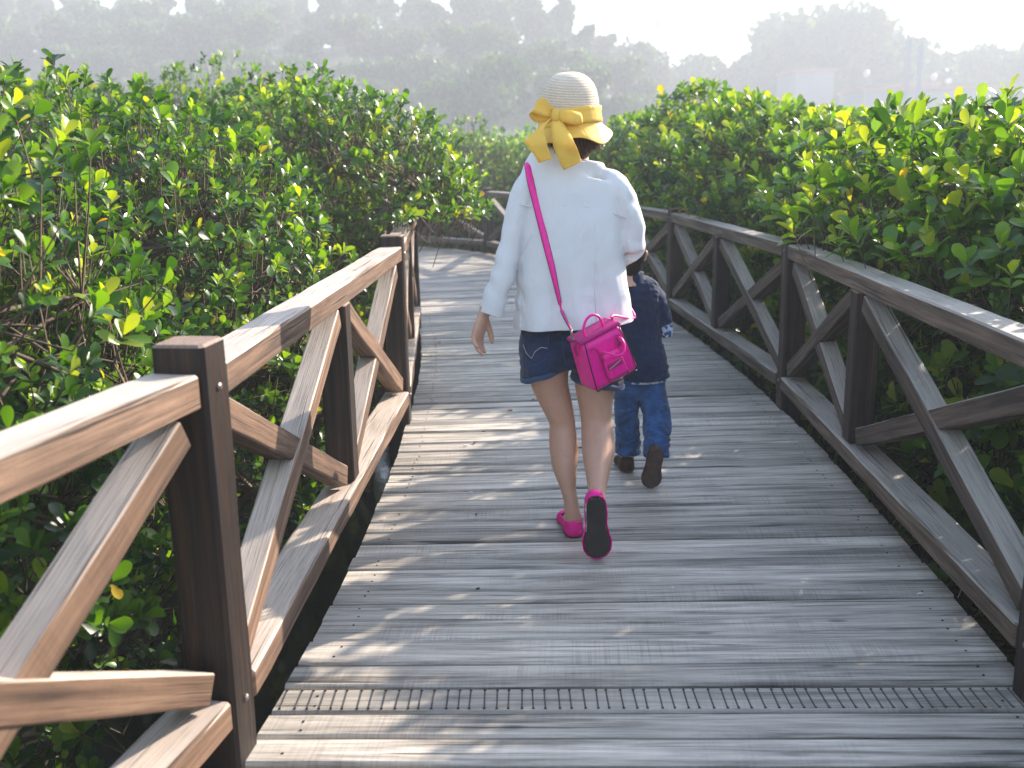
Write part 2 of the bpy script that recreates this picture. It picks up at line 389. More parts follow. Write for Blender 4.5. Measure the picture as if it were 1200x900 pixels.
def crown_mesh(seed, rx, ry, z0, z1, nros, lf, clip=None, origin=(0, 0), young=.0, per=7, pw=2.6):
    g = np.random.default_rng(seed); cz = z0+(z1-z0)*.45; rzu = z1-cz; rzd = cz-z0
    N0 = nros*3
    d = unit(g.normal(size=(N0, 3))); box_ = (1/np.power((np.abs(d)**pw).sum(1), 1/pw)); lump = np.zeros(N0)
    for k in range(14):
        c = unit(g.normal(size=(1, 3)))[0]; lump += .17*g.uniform(.4, 1)*np.exp(-((1-d@c)/.10))
    lump -= lump.mean()
    rad = (1-np.abs(g.normal(0, .17, N0)))*(.92+lump)
    fill = g.random(N0) < .22; rad[fill] *= g.uniform(.35, .95, fill.sum())
    rad = rad*box_; tip = d*rad[:, None]*np.array([rx, ry, 1]); tip[:, 2] = np.where(d[:, 2] > 0, d[:, 2]*rad*rzu, d[:, 2]*rad*rzd)
    tip[:, 2] += cz
    keep = (g.random(N0) < np.where(d[:, 2] < -.25, .35, 1.0)) & (tip[:, 2] > .25)
    # clumping: knock random holes
    for k in range(10):
        c = unit(g.normal(size=(1, 3)))[0]; keep &= ~(((1-d@c) < .018) & (g.random(N0) < .8))
    if clip is not None: keep &= clip(tip[:, 0]+origin[0], tip[:, 1]+origin[1], tip[:, 2]+GZ)
    tip = tip[keep][:nros]; d = d[keep][:nros]; n = len(tip)
    ax = unit(d*.75+np.array([0, 0, .75])+g.normal(0, .33, (n, 3)))
    tw_len = g.uniform(.10, .26, n)
    base = tip-ax*tw_len[:, None]-np.c_[np.zeros(n), np.zeros(n), tw_len*.15]
    # rosettes
    K = per; idx = np.repeat(np.arange(n), K); kk = np.tile(np.arange(K), n)
    axl = ax[idx]; ref = unit(np.cross(axl, np.array([[.23, .91, .35]]))); b2 = np.cross(axl, ref)
    phi = kk*2.4+np.repeat(g.uniform(0, 6.28, n), K)+g.normal(0, .2, n*K)
    splay = np.where(kk < 2, g.uniform(.15, .5, n*K), g.uniform(.55, 1.35, n*K))
    rd = ref*np.cos(phi)[:, None]+b2*np.sin(phi)[:, None]
    ld = unit(axl*np.cos(splay)[:, None]+rd*np.sin(splay)[:, None])
    nor = unit(axl*np.sin(splay)[:, None]-rd*np.cos(splay)[:, None]+g.normal(0, .15, (n*K, 3)))
    nor = unit(nor-ld*(nor*ld).sum(1)[:, None])
    ln = lf*g.uniform(.62, 1.15, n*K)*np.repeat(g.uniform(.62, 1.2, n), K); wd = ln*g.uniform(.46, .62, n*K)
    pos = tip[idx]-axl*(kk*lf*.10*g.uniform(.6, 1.3, n*K))[:, None]
    ros = np.clip(g.normal(.42, .20, n)+young, 0, .93)
    rn = np.clip(ros[idx]+np.where(kk < 2, .22, 0)+g.normal(0, .09, n*K), 0, .93)
    rn = np.where(g.random(n*K) < .012, g.uniform(.94, 1, n*K), rn)
    v, f, r_ = leaves_np(pos, ld, nor, ln, wd, rn)
    me = np_mesh('crown', v, f, True); a_ = me.attributes.new('rnd', 'FLOAT', 'FACE'); a_.data.foreach_set('value', r_.astype(np.float32))
    # branches: limbs from several stems, then twigs to the tips
    mb_ = MB(); nodes = []
    for k in range(9):
        an = k*.7+g.uniform(-.3, .3); rr0 = g.uniform(.05, .28)
        p = Vector((math.cos(an)*rr0, math.sin(an)*rr0, 0)); path = [p.copy()]; dirn = Vector((math.cos(an)*.45, math.sin(an)*.45, 1)).normalized()
        for j in range(7):
            dirn = (dirn+Vector(g.normal(0, .24, 3))+Vector((math.cos(an)*.12, math.sin(an)*.12, .04))).normalized()
            p = p+Vector((dirn.x*rx*.17, dirn.y*ry*.17, dirn.z*(z1-z0)*.125)); path.append(p.copy()); nodes.append(p.copy())
        if clip is not None:
            path = [q for q in path if clip(np.array([q.x+origin[0]]), np.array([q.y+origin[1]]), np.array([q.z+GZ]))[0]] or path[:2]
        if len(path) > 1: mb_.tube(path, [.032*(1-.7*i/len(path)) for i in range(len(path))], 6)
        if k % 2 == 0:   # prop root
            e_ = Vector((math.cos(an)*.6, math.sin(an)*.6, -.1)); q_ = path[min(1, len(path)-1)]
            if clip is None or clip(np.array([e_.x+origin[0]]), np.array([e_.y+origin[1]]), np.array([0.]))[0]:
                mb_.tube([q_, q_.lerp(e_, .5)+Vector((math.cos(an)*.12, math.sin(an)*.12, .12)), e_], [.016, .015, .012], 5)
    nodes = np.array([tuple(q) for q in nodes])
    bo = mb_; 
    # mid branches: cluster tips
    m_idx = g.choice(n, size=min(n, max(60, n//9)), replace=False); mids = tip[m_idx]-ax[m_idx]*.3
    dn = ((mids[:, None]-nodes[None])**2).sum(2).argmin(1)
    ok1 = np.linalg.norm(nodes[dn]-mids, axis=1) < .75
    if clip is not None:
        for t_ in (.0, .3, .6, 1): q_ = nodes[dn]*(1-t_)+mids*t_; ok1 &= clip(q_[:, 0]+origin[0], q_[:, 1]+origin[1], q_[:, 2]+GZ)
    v1, f1 = sticks(nodes[dn][ok1], mids[ok1], np.full(ok1.sum(), .010))
    dm = ((base[:, None, :]-mids[None])**2).sum(2).argmin(1)
    far_ok = np.linalg.norm(base-mids[dm], axis=1) < .45
    if clip is not None: q_ = (base+mids[dm])/2; far_ok &= clip(q_[:, 0]+origin[0], q_[:, 1]+origin[1], q_[:, 2]+GZ)
    v2, f2 = sticks(mids[dm][far_ok], base[far_ok], np.full(far_ok.sum(), .0045))
    v3, f3 = sticks(base, tip, np.full(n, .0032))
    av = np.array([tuple(q) for q in mb_.v]); af = [q for q in mb_.f if len(q) == 4]
    V = np.vstack([av, v1, v2, v3]); o1 = len(av); o2 = o1+len(v1); o3 = o2+len(v2)
    F = np.vstack([np.array(af), f1+o1, f2+o2, f3+o3])
    return me, np_mesh('branches', V, F, True)

lx_ = np.array([p.y for p in LC]); lxx = np.array([p.x for p in LC]); ry_ = np.array([p.y for p in RC]); rxx = np.array([p.x for p in RC])
def clip_left(x, y, z):
    e_ = np.interp(y, lx_, lxx)-.05
    over = np.where((y > 4.9) & (y < 9), .42+.45*np.clip((y-5.4)/.8, 0, 1)*np.clip((9-y)/1.5, 0, 1), np.where(y > 4.4, .12, -.08))
    return np.where(z > .97, x < e_+over, x < e_-.22)
def clip_right(x, y, z):
    e_ = np.interp(y, ry_[:200], rxx[:200])+.05
    return np.where(z > .96, x > e_-.06-.22*np.exp(-((y-4.9)/.5)**2)-.15*np.exp(-((y-7.9)/.5)**2), x > e_+.20)
def shrub_obj(me_c, me_b, loc, label, group, rot=0, sc=(1, 1, 1)):
    r_ = empty('mangrove_shrub', (loc[0], loc[1], GZ)); tag(r_, label, 'shrub', group)
    for nm, me, mt in (('crown', me_c, m_leaf), ('branches', me_b, m_bark)):
        if not me.materials: me.materials.append(mt)
        o = bpy.data.objects.new(nm, me); C.objects.link(o); o.parent = r_
    r_.rotation_euler.z = rot; r_.scale = sc
    return r_
# front rows: own crowns, kept clear of the walk
left_front = [(-1.75, .7, 1.35, .95, 2.15, 'leafy mangrove shrub at the lower left corner, outside the first length of railing'),
              (-1.95, 2.6, 1.25, 1.2, 2.68, 'mangrove shrub directly behind the tall near railing post on the left'),
              (-1.70, 4.5, 1.12, 1.15, 2.78, 'mangrove shrub leaning over the left handrail between its two nearest posts'),
              (-1.22, 6.7, 1.36, 1.2, 3.0, 'mangrove shrub spilling leaves over the second left railing post'),
              (-1.95, 8.6, 1.25, 1.2, 3.2, 'mangrove shrub behind the third left railing post'),
              (-2.75, 10.6, 1.3, 1.2, 3.05, 'mangrove shrub on the inside of the bend in the boardwalk')]
for i, (x, y, rx, ry, h, lb) in enumerate(left_front):
    a_, b_ = crown_mesh(100+i, rx, ry, .25, h, 2500 if i < 5 else 1800, .060 if i < 3 else .064, clip_left, (x, y), young=.02)
    shrub_obj(a_, b_, (x, y), lb, 'mangrove shrubs along the left railing')
right_front = [(2.60, 1.7, 1.35, 1.2, 2.3, 'mangrove shrub outside the nearest right-hand railing, at the right edge of the picture'),
               (2.50, 3.7, 1.25, 1.2, 2.5, 'bright mangrove shrub behind the nearest middle post of the right railing'),
               (2.42, 5.6, 1.28, 1.2, 2.5, 'mangrove shrub overhanging the right railing post beside the boy'),
               (2.35, 7.8, 1.22, 1.2, 2.75, 'mangrove shrub behind the second right railing post past the boy'),
               (2.25, 9.9, 1.22, 1.2, 2.85, 'mangrove shrub on the outside of the bend, right of the straw hat'),
               (1.75, 12.2, 1.2, 1.2, 2.95, 'small-looking mangrove shrub just right of the straw hat')]
for i, (x, y, rx, ry, h, lb) in enumerate(right_front):
    a_, b_ = crown_mesh(200+i, rx, ry, .25, h, 2700 if i < 5 else 2000, .096, clip_right, (x, y), young=.10, pw=3.4)
    shrub_obj(a_, b_, (x, y), lb, 'mangrove shrubs along the right railing')
# rows behind: copies of four shared crowns
protos = [crown_mesh(300+i, 1.35, 1.35, .3, 2.9, 2000, .074, None) for i in range(4)]
k = 0
def near_deck(x, y):
    dmin = min((Vector((x, y, 0))-p).length for p in LC[::10]+RC[::10]); return dmin
back = []
for row, (xo, tops) in enumerate(((-3.9, 1), (-6.1, 1), (-8.4, 1), (-10.8, 1), (-13.5, 1))):
    for y in np.arange(1.6+row*.9, 21 if row > 1 else 13, 2.05): back.append((xo+random.uniform(-.3, .3), y+random.uniform(-.3, .3), 'left'))
for row, xo in enumerate((4.75, 6.9, 9.2, 11.6, 14.2)):
    for y in np.arange(2.6+row*1.2, 24, 2.05): back.append((xo+random.uniform(-.3, .3), y+random.uniform(-.3, .3), 'right'))
for y in (14.6, 16.9, 19.2, 21.5, 23.8):
    for x in np.arange(-15.5, 4.2, 2.1):
        back.append((x+random.uniform(-.4, .4), y+random.uniform(-.4, .4)+ (0 if x > -1 else 2.6), 'bend'))
adj = {'left': 'in the dense thicket left of the boardwalk', 'right': 'in the dense thicket right of the boardwalk', 'bend': 'in the thicket beyond the bend of the boardwalk'}
used_lab = set()
for x, y, sd in back:
    if near_deck(x, y) < 1.45: continue
    if y > 1 and abs(x/y) > .95: continue
    dist = y; top = min(1.35+.096*dist, 2.7) if sd != 'bend' else 2.0
    if sd == 'left' and -.18 < x/y: top = 1.9
    if sd == 'right': top = min(1.35+.045*dist, 2.15)
    h = top-GZ+random.uniform(-.12, .08); sc = h/2.95
    me_c, me_b = protos[k % 4]; k += 1
    shrub_obj(me_c, me_b, (x, y), 'round green mangrove shrub '+adj[sd], 'mangrove shrubs '+adj[sd], random.uniform(0, 6.28), (random.uniform(.95, 1.1), random.uniform(.95, 1.1), sc))
# far mangrove field: one mass of canopy nobody could count
g = np.random.default_rng(5); nF = 52000
fy = 25+40*g.random(nF)**1.3; fx = (g.random(nF)*2-1)*(fy*.35+4); fz = GZ+2.35+.55*np.sin(fx*1.1+fy*.7)*np.cos(fy*.9-fx*.3)+g.normal(0, .22, nF)-np.abs(g.normal(0, .25, nF))
pos = np.c_[fx, fy, fz]; d_ = unit(g.normal(size=(nF, 3))+[0, 0, .8]); nn = unit(np.cross(d_, g.normal(size=(nF, 3))))
v, f, r_ = leaves_np(pos, d_, nn, g.uniform(.13, .24, nF), np.full(nF, .11), np.clip(g.normal(.55, .15, nF), 0, .93))
me = np_mesh('mangrove_thicket', v, f, True); a_ = me.attributes.new('rnd', 'FLOAT', 'FACE'); a_.data.foreach_set('value', r_.astype(np.float32))
tag(link('mangrove_thicket', me, m_leaf), 'far mass of mangrove canopy spreading from the thicket to the hazy hill', 'mangroves', kind='stuff')

# ------------------------------------------------------------------ far trees
def far_tree(seed, h, w_, kind):
    g = np.random.default_rng(seed); nb = 9 if kind == 'round' else 12; n = 2600
    cs = []
    for i in range(nb):
        if kind == 'round': cs.append((g.normal(0, w_*.24), g.normal(0, w_*.24), h*g.uniform(.42, .86), w_*g.uniform(.18, .30)))
        else:
            t = i/nb; cs.append((g.normal(0, w_*.12), g.normal(0, w_*.12), h*(.32+.62*t), w_*(.30-.18*t)*g.uniform(.7, 1.15)))
    cs = np.array(cs); pick = g.integers(0, nb, n); d = unit(g.normal(size=(n, 3)))
    p = cs[pick, :3]+d*(cs[pick, 3]*g.uniform(.6, 1.08, n))[:, None]*np.array([1, 1, .8])
    ld = unit(g.normal(size=(n, 3))); nn = unit(np.cross(ld, g.normal(size=(n, 3)))); s_ = g.uniform(.35, .8, n)*h/9
    v, f, r_ = leaves_np(p, ld, nn, s_, s_*.8, g.random(n))
    me = np_mesh('crown', v, f, True); a_ = me.attributes.new('rnd', 'FLOAT', 'FACE'); a_.data.foreach_set('value', r_.astype(np.float32))
    mb_ = MB(); mb_.tube([(0, 0, -1), (.1, 0, h*.35), (0, .1, h*.7), (0, 0, h*.9)], [h*.022, h*.018, h*.011, .03], 6)
    for i in range(5):
        c = cs[i]; mb_.tube([(0, 0, h*.38), (c[0]*.6, c[1]*.6, (c[2]+h*.38)/2), tuple(c[:3])], [h*.011, h*.008, .03], 5)
    tm = mb_.build('tmp', m_bark_far); tme = tm.data; bpy.data.objects.remove(tm); me.materials.append(m_farleaf)
    return me, tme
ft = [far_tree(400+i, 9, 6.5 if i % 2 else 7.5, 'round') for i in range(4)]+[far_tree(410+i, 11, 4.6, 'tall') for i in range(4)]
def put_tree(me, tme, x, y, sc, label, cat, group=None, name='hill_tree', z=None):
    r_ = empty(name, (x, y, hill_h(x, y)-.3 if z is None else z)); tag(r_, label, cat, group)
    for nm, m_ in (('crown', me), ('trunk', tme)):
        o = bpy.data.objects.new(nm, m_); C.objects.link(o); o.parent = r_
    r_.scale = (sc, sc, sc*random.uniform(.9, 1.1)); r_.rotation_euler.z = random.uniform(0, 6.28)
    return r_
cnt = 0
for rowy, dx in ((94, 5.4), (104, 5.2), (114, 4.9), (124, 4.7), (133, 4.6), (142, 4.3)):
    x = -rowy*.58
    while x < rowy*.13:
        kd = random.random(); tall = rowy > 120 and kd < .75
        me, tme = ft[random.randrange(4, 8) if tall else random.randrange(4)]
        zone = 'crest' if rowy > 130 else 'slope'
        put_tree(me, tme, x+random.uniform(-1.6, 1.6), rowy+random.uniform(-3, 3), random.uniform(.62, .88), ('slender hazy tree on the crest of the far left hill' if zone == 'crest' else 'hazy grey-green tree on the slope of the far left hill'), 'tree', ('trees on the crest of the far hill' if zone == 'crest' else 'trees on the slope of the far hill'))
        x += dx*random.uniform(.8, 1.25); cnt += 1
for i in range(34):
    x = -84+i*3.1+random.uniform(-.8, .8); me, tme = ft[i % 4]
    put_tree(me, tme, x, 146+random.uniform(-1.5, 1.5), random.uniform(.36, .5), 'low hazy bush filling between the trunks on the far left hill crest', 'tree', 'low bushes on the crest of the far hill', name='scrub_tree')
# right background: paler, farther trees standing behind the buildings
rt = [(752, 52, 1.15, 0, 150, 'rounded hazy tree standing where the hill slopes down, right above the straw hat'),
      (800, 78, .95, 1, 160, 'low hazy tree at the foot of the far hill'), (845, 62, 1.1, 2, 165, 'pale hazy tree left of the tallest far tree'),
      (900, 55, 1.2, 3, 170, 'hazy tree beside the tallest far tree'), (940, 17, 1.75, 0, 172, 'tallest broad hazy tree on the right skyline'), (975, 26, 1.55, 1, 176, 'spreading tree with gaps in its crown on the right skyline'),
      (1020, 42, 1.3, 2, 172, 'hazy tree left of the lattice towers'), (1050, 48, 1.25, 3, 175, 'hazy tree behind the lattice towers'), (1098, 58, 1.1, 0, 170, 'hazy tree just right of the lattice towers'),
      (1130, 62, 1.05, 1, 176, 'low pale tree with gaps between the towers and the right edge'), (1178, 42, 1.45, 2, 170, 'rounded dark hazy tree near the right edge of the skyline'), (1225, 50, 1.4, 3, 174, 'hazy tree cut by the right edge of the picture'), (700, 40, 1.0, 5, 150, 'slender hazy tree at the right end of the hill crest')]
for px, py, sc, i, Y, lb in rt:
    Y = Y-12; p = at(px, py, Y); me, tme = ft[i]; hh = 9 if i < 4 else 11
    gz = hill_h(p.x, Y)-.3; put_tree(me, tme, p.x, Y, max(.5, (p.z-gz)/(hh*.97)), lb, 'tree', name='far_tree')
for i in range(26):
    px = 760+i*19+random.uniform(-6, 6); Y = 158+random.uniform(-6, 6); p = at(px, random.uniform(82, 98), Y); me, tme = ft[i % 4]
    gz = hill_h(p.x, Y)-.3; put_tree(me, tme, p.x, Y, max(.35, (p.z-gz)/8.7), 'low hazy scrub tree in the belt behind the pale buildings', 'tree', 'low trees behind the pale buildings', name='scrub_tree')

# ------------------------------------------------------------------ far buildings and towers
m_wall = plain('pale_render', (.30, .31, .32), .8, noise_sc=.6, amt=.08); m_roof = plain('terracotta_roof', (.42, .24, .17), .8)
m_win = plain('far_window', (.05, .06, .07), .2); m_rust = plain('faded_shutter', (.35, .25, .2), .7); m_steel = plain('blue_grey_steel', (.17, .23, .30), .5, metal=.2)
m_tank = plain('white_tank', (.6, .6, .6), .4); m_whitebox = plain('white_metal', (.75, .75, .75), .4)
def box_mb(m, x0, x1, y0, y1, z0, z1): m.beam(((x0+x1)/2, y0, (z0+z1)/2), ((x0+x1)/2, y1, (z0+z1)/2), x1-x0, z1-z0, ch=.02, seg=1, wob=0)
def building(px0, px1, py_top, Y, label, win):
    a, b_ = at(px0, py_top, Y), at(px1, py_top, Y); z1 = a.z; x0, x1 = a.x, b_.x
    r_ = empty('building', ((x0+x1)/2, Y, GZ)); tag(r_, label, 'building')
    m = MB(); box_mb(m, x0, x1, Y, Y+9, GZ, z1-.35); m.build('wall', m_wall, r_)
    m = MB(); box_mb(m, x0-.3, x1+.3, Y-.3, Y+9.3, z1-.35, z1); m.build('roof', m_roof, r_)
    n = win
    for i in range(n):
        cx = x0+(x1-x0)*(i+.5)/n; wz = GZ+(z1-GZ)*.55
        m = MB(); box_mb(m, cx-.8, cx+.8, Y-.05, Y+.1, wz-.7, wz+.8); m.build('window', m_win if i % 3 else m_rust, r_)
building(1012, 1170, 103, 128, 'long pale single-storey building with a thin terracotta roof line on the right', 9)
building(932, 978, 81, 136, 'small pale flat-roofed building left of the towers, showing above the mangroves', 3)
building(1060, 1100, 97, 136, 'pale block behind the lattice towers with brownish shutters', 2)
def tank(px, py, Y, label):
    p = at(px, py, Y); r_ = empty('water_tank', (p.x, p.y, p.z-1.0)); tag(r_, label, 'water tank')
    bm = bmesh.new(); bmesh.ops.create_uvsphere(bm, u_segments=16, v_segments=10, radius=.42)
    for v_ in bm.verts: v_.co.z = v_.co.z*1.15+1.4
    me = bpy.data.meshes.new('tank'); bm.to_mesh(me); bm.free(); o = link('tank', me, m_tank, None, True); o.parent = r_
    m = MB()
    for dx, dy in ((-.6, -.6), (.6, -.6), (.6, .6), (-.6, .6)): m.beam((dx, dy, 0), (dx*.8, dy*.8, .8), .12, .12, up=(0, 1, 0))
    o = m.build('stand', m_steel); o.parent = r_
tank(1015, 90, 128.6+3, 'left one of two round white water tanks on the pale building roof'); tank(1094, 94, 128.6+3, 'right one of two round white water tanks on the pale building roof')
tagp = at(1111, 101, 131)
def dish(px, py, Y, label):
    p = at(px, py, Y); r_ = empty('satellite_dish', tuple(p)); tag(r_, label, 'dish')
    bm = bmesh.new(); bmesh.ops.create_cone(bm, segments=20, radius1=.40, radius2=.1, depth=.15, cap_ends=True)
    me = bpy.data.meshes.new('bowl'); bm.to_mesh(me); bm.free(); o = link('bowl', me, m_whitebox); o.parent = r_; o.location = (0, 0, .9); o.rotation_euler = (R(70), 0, R(-40))
    m = MB(); m.beam((0, 0, -.2), (0, 0, .85), .12, .12, up=(0, 1, 0)); o = m.build('mast', m_steel); o.parent = r_
dish(1111, 103, 131, 'tilted white dish on the roof right of the right water tank')
def tower(px, Y, wpx, ytop, label, plat=False):
    p = at(px, ytop, Y); z1 = p.z; z0 = hill_h(p.x, Y)-.3; hw = wpx*mpp(p)/2; r_ = empty('lattice_tower', (p.x, Y, z0)); tag(r_, label, 'tower')
    H_ = z1-z0; m = MB(); q = MB()
    cs = [(-hw, -hw), (hw, -hw), (hw, hw), (-hw, hw)]
    for cx, cy in cs: m.beam((cx, cy, 0), (cx*.8, cy*.8, H_), .16, .16, up=(0, 1, 0), seg=2, ch=.01, wob=0)
    nlev = 9
    for l in range(nlev):
        za, zb = H_*l/nlev, H_*(l+1)/nlev; s0 = 1-.2*l/nlev; s1 = 1-.2*(l+1)/nlev
        for i in range(4):
            a, b_ = cs[i], cs[(i+1) % 4]
            q.beam((a[0]*s0, a[1]*s0, za), (b_[0]*s1, b_[1]*s1, zb), .07, .07, seg=1, ch=.01, wob=0, up=(.1, .2, 1)); q.beam((b_[0]*s0, b_[1]*s0, za), (a[0]*s1, a[1]*s1, zb), .07, .07, seg=1, ch=.01, wob=0, up=(.1, .2, 1))
            q.beam((a[0]*s1, a[1]*s1, zb), (b_[0]*s1, b_[1]*s1, zb), .14, .14, seg=1, ch=.01, wob=0, up=(.1, .2, 1))
    for o in (m.build('mast_legs', m_steel), q.build('lattice', m_steel)): o.parent = r_
    return r_, H_, hw
tower(1066, 126, 3.2, 46, 'left slim blue-grey lattice tower of the pair in front of the pale building')
tr, H_, hw = tower(1080, 125, 3.6, 52, 'right slim blue-grey lattice tower of the pair, under the top frame')
p = at(1074, 30, 125); r_ = empty('tower_frame', (p.x, 125, tr.location.z+H_)); tag(r_, 'thin rectangular frame with hanging lamp carried on top of the lattice towers', 'frame')
m = MB(); z1 = p.z-r_.location.z
for a, b_ in (((-.9, 0, -.3), (-.9, 0, z1)), ((.9, 0, -.3), (.9, 0, z1)), ((-1.3, 0, z1), (1.3, 0, z1)), ((-1.0, 0, z1*.25), (1.0, 0, z1*.25))): m.beam(a, b_, .12, .12, up=(.1, .9, .3), seg=1)
m.build('frame', m_steel).parent = r_
m = MB(); m.beam((.2, 0, z1*.25), (.9, 0, z1*.25+.02), .5, .45, seg=1); m.build('lamp', m_rust).parent = r_
# far pylon on the hill shoulder
p = at(770, 22, 150); z0 = hill_h(p.x, 150)-.3; r_ = empty('power_pylon', (p.x, 150, z0)); tag(r_, 'thin faint power pylon rising above the right end of the hill', 'pylon'); H_ = p.z-z0
m = MB()
for s_ in (-1, 1): m.beam((s_*.9, 0, 0), (s_*.12, 0, H_), .14, .14, up=(0, 1, .1), seg=1)
for l in range(8):
    a = .9-.78*l/8; b_ = .9-.78*(l+1)/8; m.beam((-a, 0, H_*l/8), (b_, 0, H_*(l+1)/8), .08, .08, up=(0, 1, .1), seg=1); m.beam((a, 0, H_*l/8), (-b_, 0, H_*(l+1)/8), .08, .08, up=(0, 1, .1), seg=1)
m.build('mast', m_steel).parent = r_
m = MB()
for zf, wf_ in ((.97, 2.2), (.87, 2.6)): m.beam((-wf_, 0, H_*zf), (wf_, 0, H_*zf), .12, .12, up=(0, 1, .1), seg=1)
m.build('cross_arm', m_steel).parent = r_

# ------------------------------------------------------------------ haze
mh = bpy.data.materials.new('haze_air'); mh.use_nodes = True; mh.node_tree.nodes.clear()
ho = mh.node_tree.nodes.new('ShaderNodeOutputMaterial'); hv = mh.node_tree.nodes.new('ShaderNodeVolumePrincipled')
hv.inputs['Color'].default_value = (.90, .95, 1, 1); hv.inputs['Density'].default_value = .0050; hv.inputs['Anisotropy'].default_value = .05
mh.node_tree.links.new(hv.outputs[0], ho.inputs['Volume'])
bm = bmesh.new(); bmesh.ops.create_cube(bm, size=1)
for v_ in bm.verts: v_.co = Vector((v_.co.x*680, v_.co.y*420+135, (v_.co.z+.5)*42-3.2))
me = bpy.data.meshes.new('haze'); bm.to_mesh(me); bm.free()
tag(link('haze', me, mh), 'pale haze filling the air in front of the far hill', 'haze', kind='stuff')
#PEOPLE

# ------------------------------------------------------------------ people
def loft_px(bm_verts, faces, rings, n=20, flat=None):
    """rings: (px, py, Y, halfwidth_px, depth_radius[, tilt dir]) horizontal-ish ellipses, smoothly interpolated"""
    cs = []
    for r_ in rings:
        px, py, Y, hw, ry = r_[:5]; p = at(px, py, Y); cs.append((p.x, p.y, p.z, hw*mpp(p), ry))
    return loft_w(bm_verts, faces, cs, n)
def cr_interp(P, sub):
    P = np.array(P, float); Q = np.vstack([P[0]*2-P[1], P, P[-1]*2-P[-2]]); out = []
    for i in range(1, len(Q)-2):
        a, b_, c, d = Q[i-1:i+3]
        for k in range(sub):
            t = k/sub; out.append(.5*((2*b_)+(c-a)*t+(2*a-5*b_+4*c-d)*t*t+(3*b_-a-3*c+d)*t**3))
    out.append(P[-1]); return np.array(out)
def loft_w(V, F, cs, n=20, sub=4, side=None):
    """closed loft through (x,y,z,r_side,r_depth); cross-sections perpendicular to the path"""
    cs = cr_interp(cs, sub); m = len(cs); b0 = len(V)
    for i in range(m):
        c = Vector(cs[i, :3]); d = (Vector(cs[min(i+1, m-1), :3])-Vector(cs[max(i-1, 0), :3])).normalized()
        sx = Vector(side) if side else Vector((1, 0, 0))
        sx = (sx-d*sx.dot(d)).normalized(); sy = d.cross(sx)
        ra, rb = max(cs[i, 3], .001), max(cs[i, 4], .001)
        for k in range(n):
            a = 2*math.pi*k/n; V.append(c+sx*(math.cos(a)*ra)+sy*(math.sin(a)*rb))
    for i in range(m-1):
        for k in range(n):
            k2 = (k+1) % n; F.append((b0+i*n+k, b0+i*n+k2, b0+(i+1)*n+k2, b0+(i+1)*n+k))
    F.append(tuple(b0+k for k in reversed(range(n)))); F.append(tuple(b0+(m-1)*n+k for k in range(n)))
def ball(V, F, c, r, sc=(1, 1, 1), n=14):
    b0 = len(V); m = n//2
    for i in range(1, m):
        ph = math.pi*i/m
        for k in range(n):
            a = 2*math.pi*k/n; V.append(Vector(c)+Vector((math.sin(ph)*math.cos(a)*r*sc[0], math.sin(ph)*math.sin(a)*r*sc[1], math.cos(ph)*r*sc[2])))
    for i in range(m-2):
        for k in range(n): k2 = (k+1) % n; F.append((b0+i*n+k, b0+(i+1)*n+k, b0+(i+1)*n+k2, b0+i*n+k2))
    F.append(tuple(b0+k for k in range(n))); F.append(tuple(b0+(m-2)*n+k for k in reversed(range(n))))
def fuse(name, V, F, voxel, smooth_it=4, disp=None, cuts=(), thick=0, hand_z=None):
    """union by voxel remesh -> one continuous surface; cuts: (point, normal, test) open the cloth at hems"""
    me = bpy.data.meshes.new('tmp'); me.from_pydata([tuple(v) for v in V], [], F)
    bm = bmesh.new(); bm.from_mesh(me); bmesh.ops.recalc_face_normals(bm, faces=bm.faces); bm.to_mesh(me); bm.free()
    o = bpy.data.objects.new('tmp', me); C.objects.link(o)
    md = o.modifiers.new('r', 'REMESH'); md.mode = 'VOXEL'; md.voxel_size = voxel
    dg = bpy.context.evaluated_depsgraph_get(); out = bpy.data.meshes.new_from_object(o.evaluated_get(dg), depsgraph=dg)
    bpy.data.objects.remove(o); bpy.data.meshes.remove(me)
    bm = bmesh.new(); bm.from_mesh(out)
    vs = [v for v in bm.verts if hand_z is None or not hand_z(v.co)]
    for _ in range(smooth_it): bmesh.ops.smooth_vert(bm, verts=vs, factor=.5, use_axis_x=True, use_axis_y=True, use_axis_z=True)
    if hand_z:
        vh = [v for v in bm.verts if hand_z(v.co)]; bmesh.ops.smooth_vert(bm, verts=vh, factor=.4, use_axis_x=True, use_axis_y=True, use_axis_z=True)
    if disp:
        bm.normal_update(); mv = [(v, v.normal*disp(v.co, v.normal)) for v in bm.verts]
        for v, d in mv: v.co += d
    for pt, nrm, test in cuts:
        fs = [f for f in bm.faces if test(f.calc_center_median())]
        geom = list({v for f in fs for v in f.verts})+list({e for f in fs for e in f.edges})+fs
        bmesh.ops.bisect_plane(bm, geom=geom, plane_co=pt, plane_no=nrm, clear_outer=True)
    if thick:
        bm.normal_update(); bmesh.ops.recalc_face_normals(bm, faces=bm.faces)
        old = list(bm.faces); ret = bmesh.ops.solidify(bm, geom=old, thickness=thick)
    bm.to_mesh(out); bm.free(); out.name = name
    return out
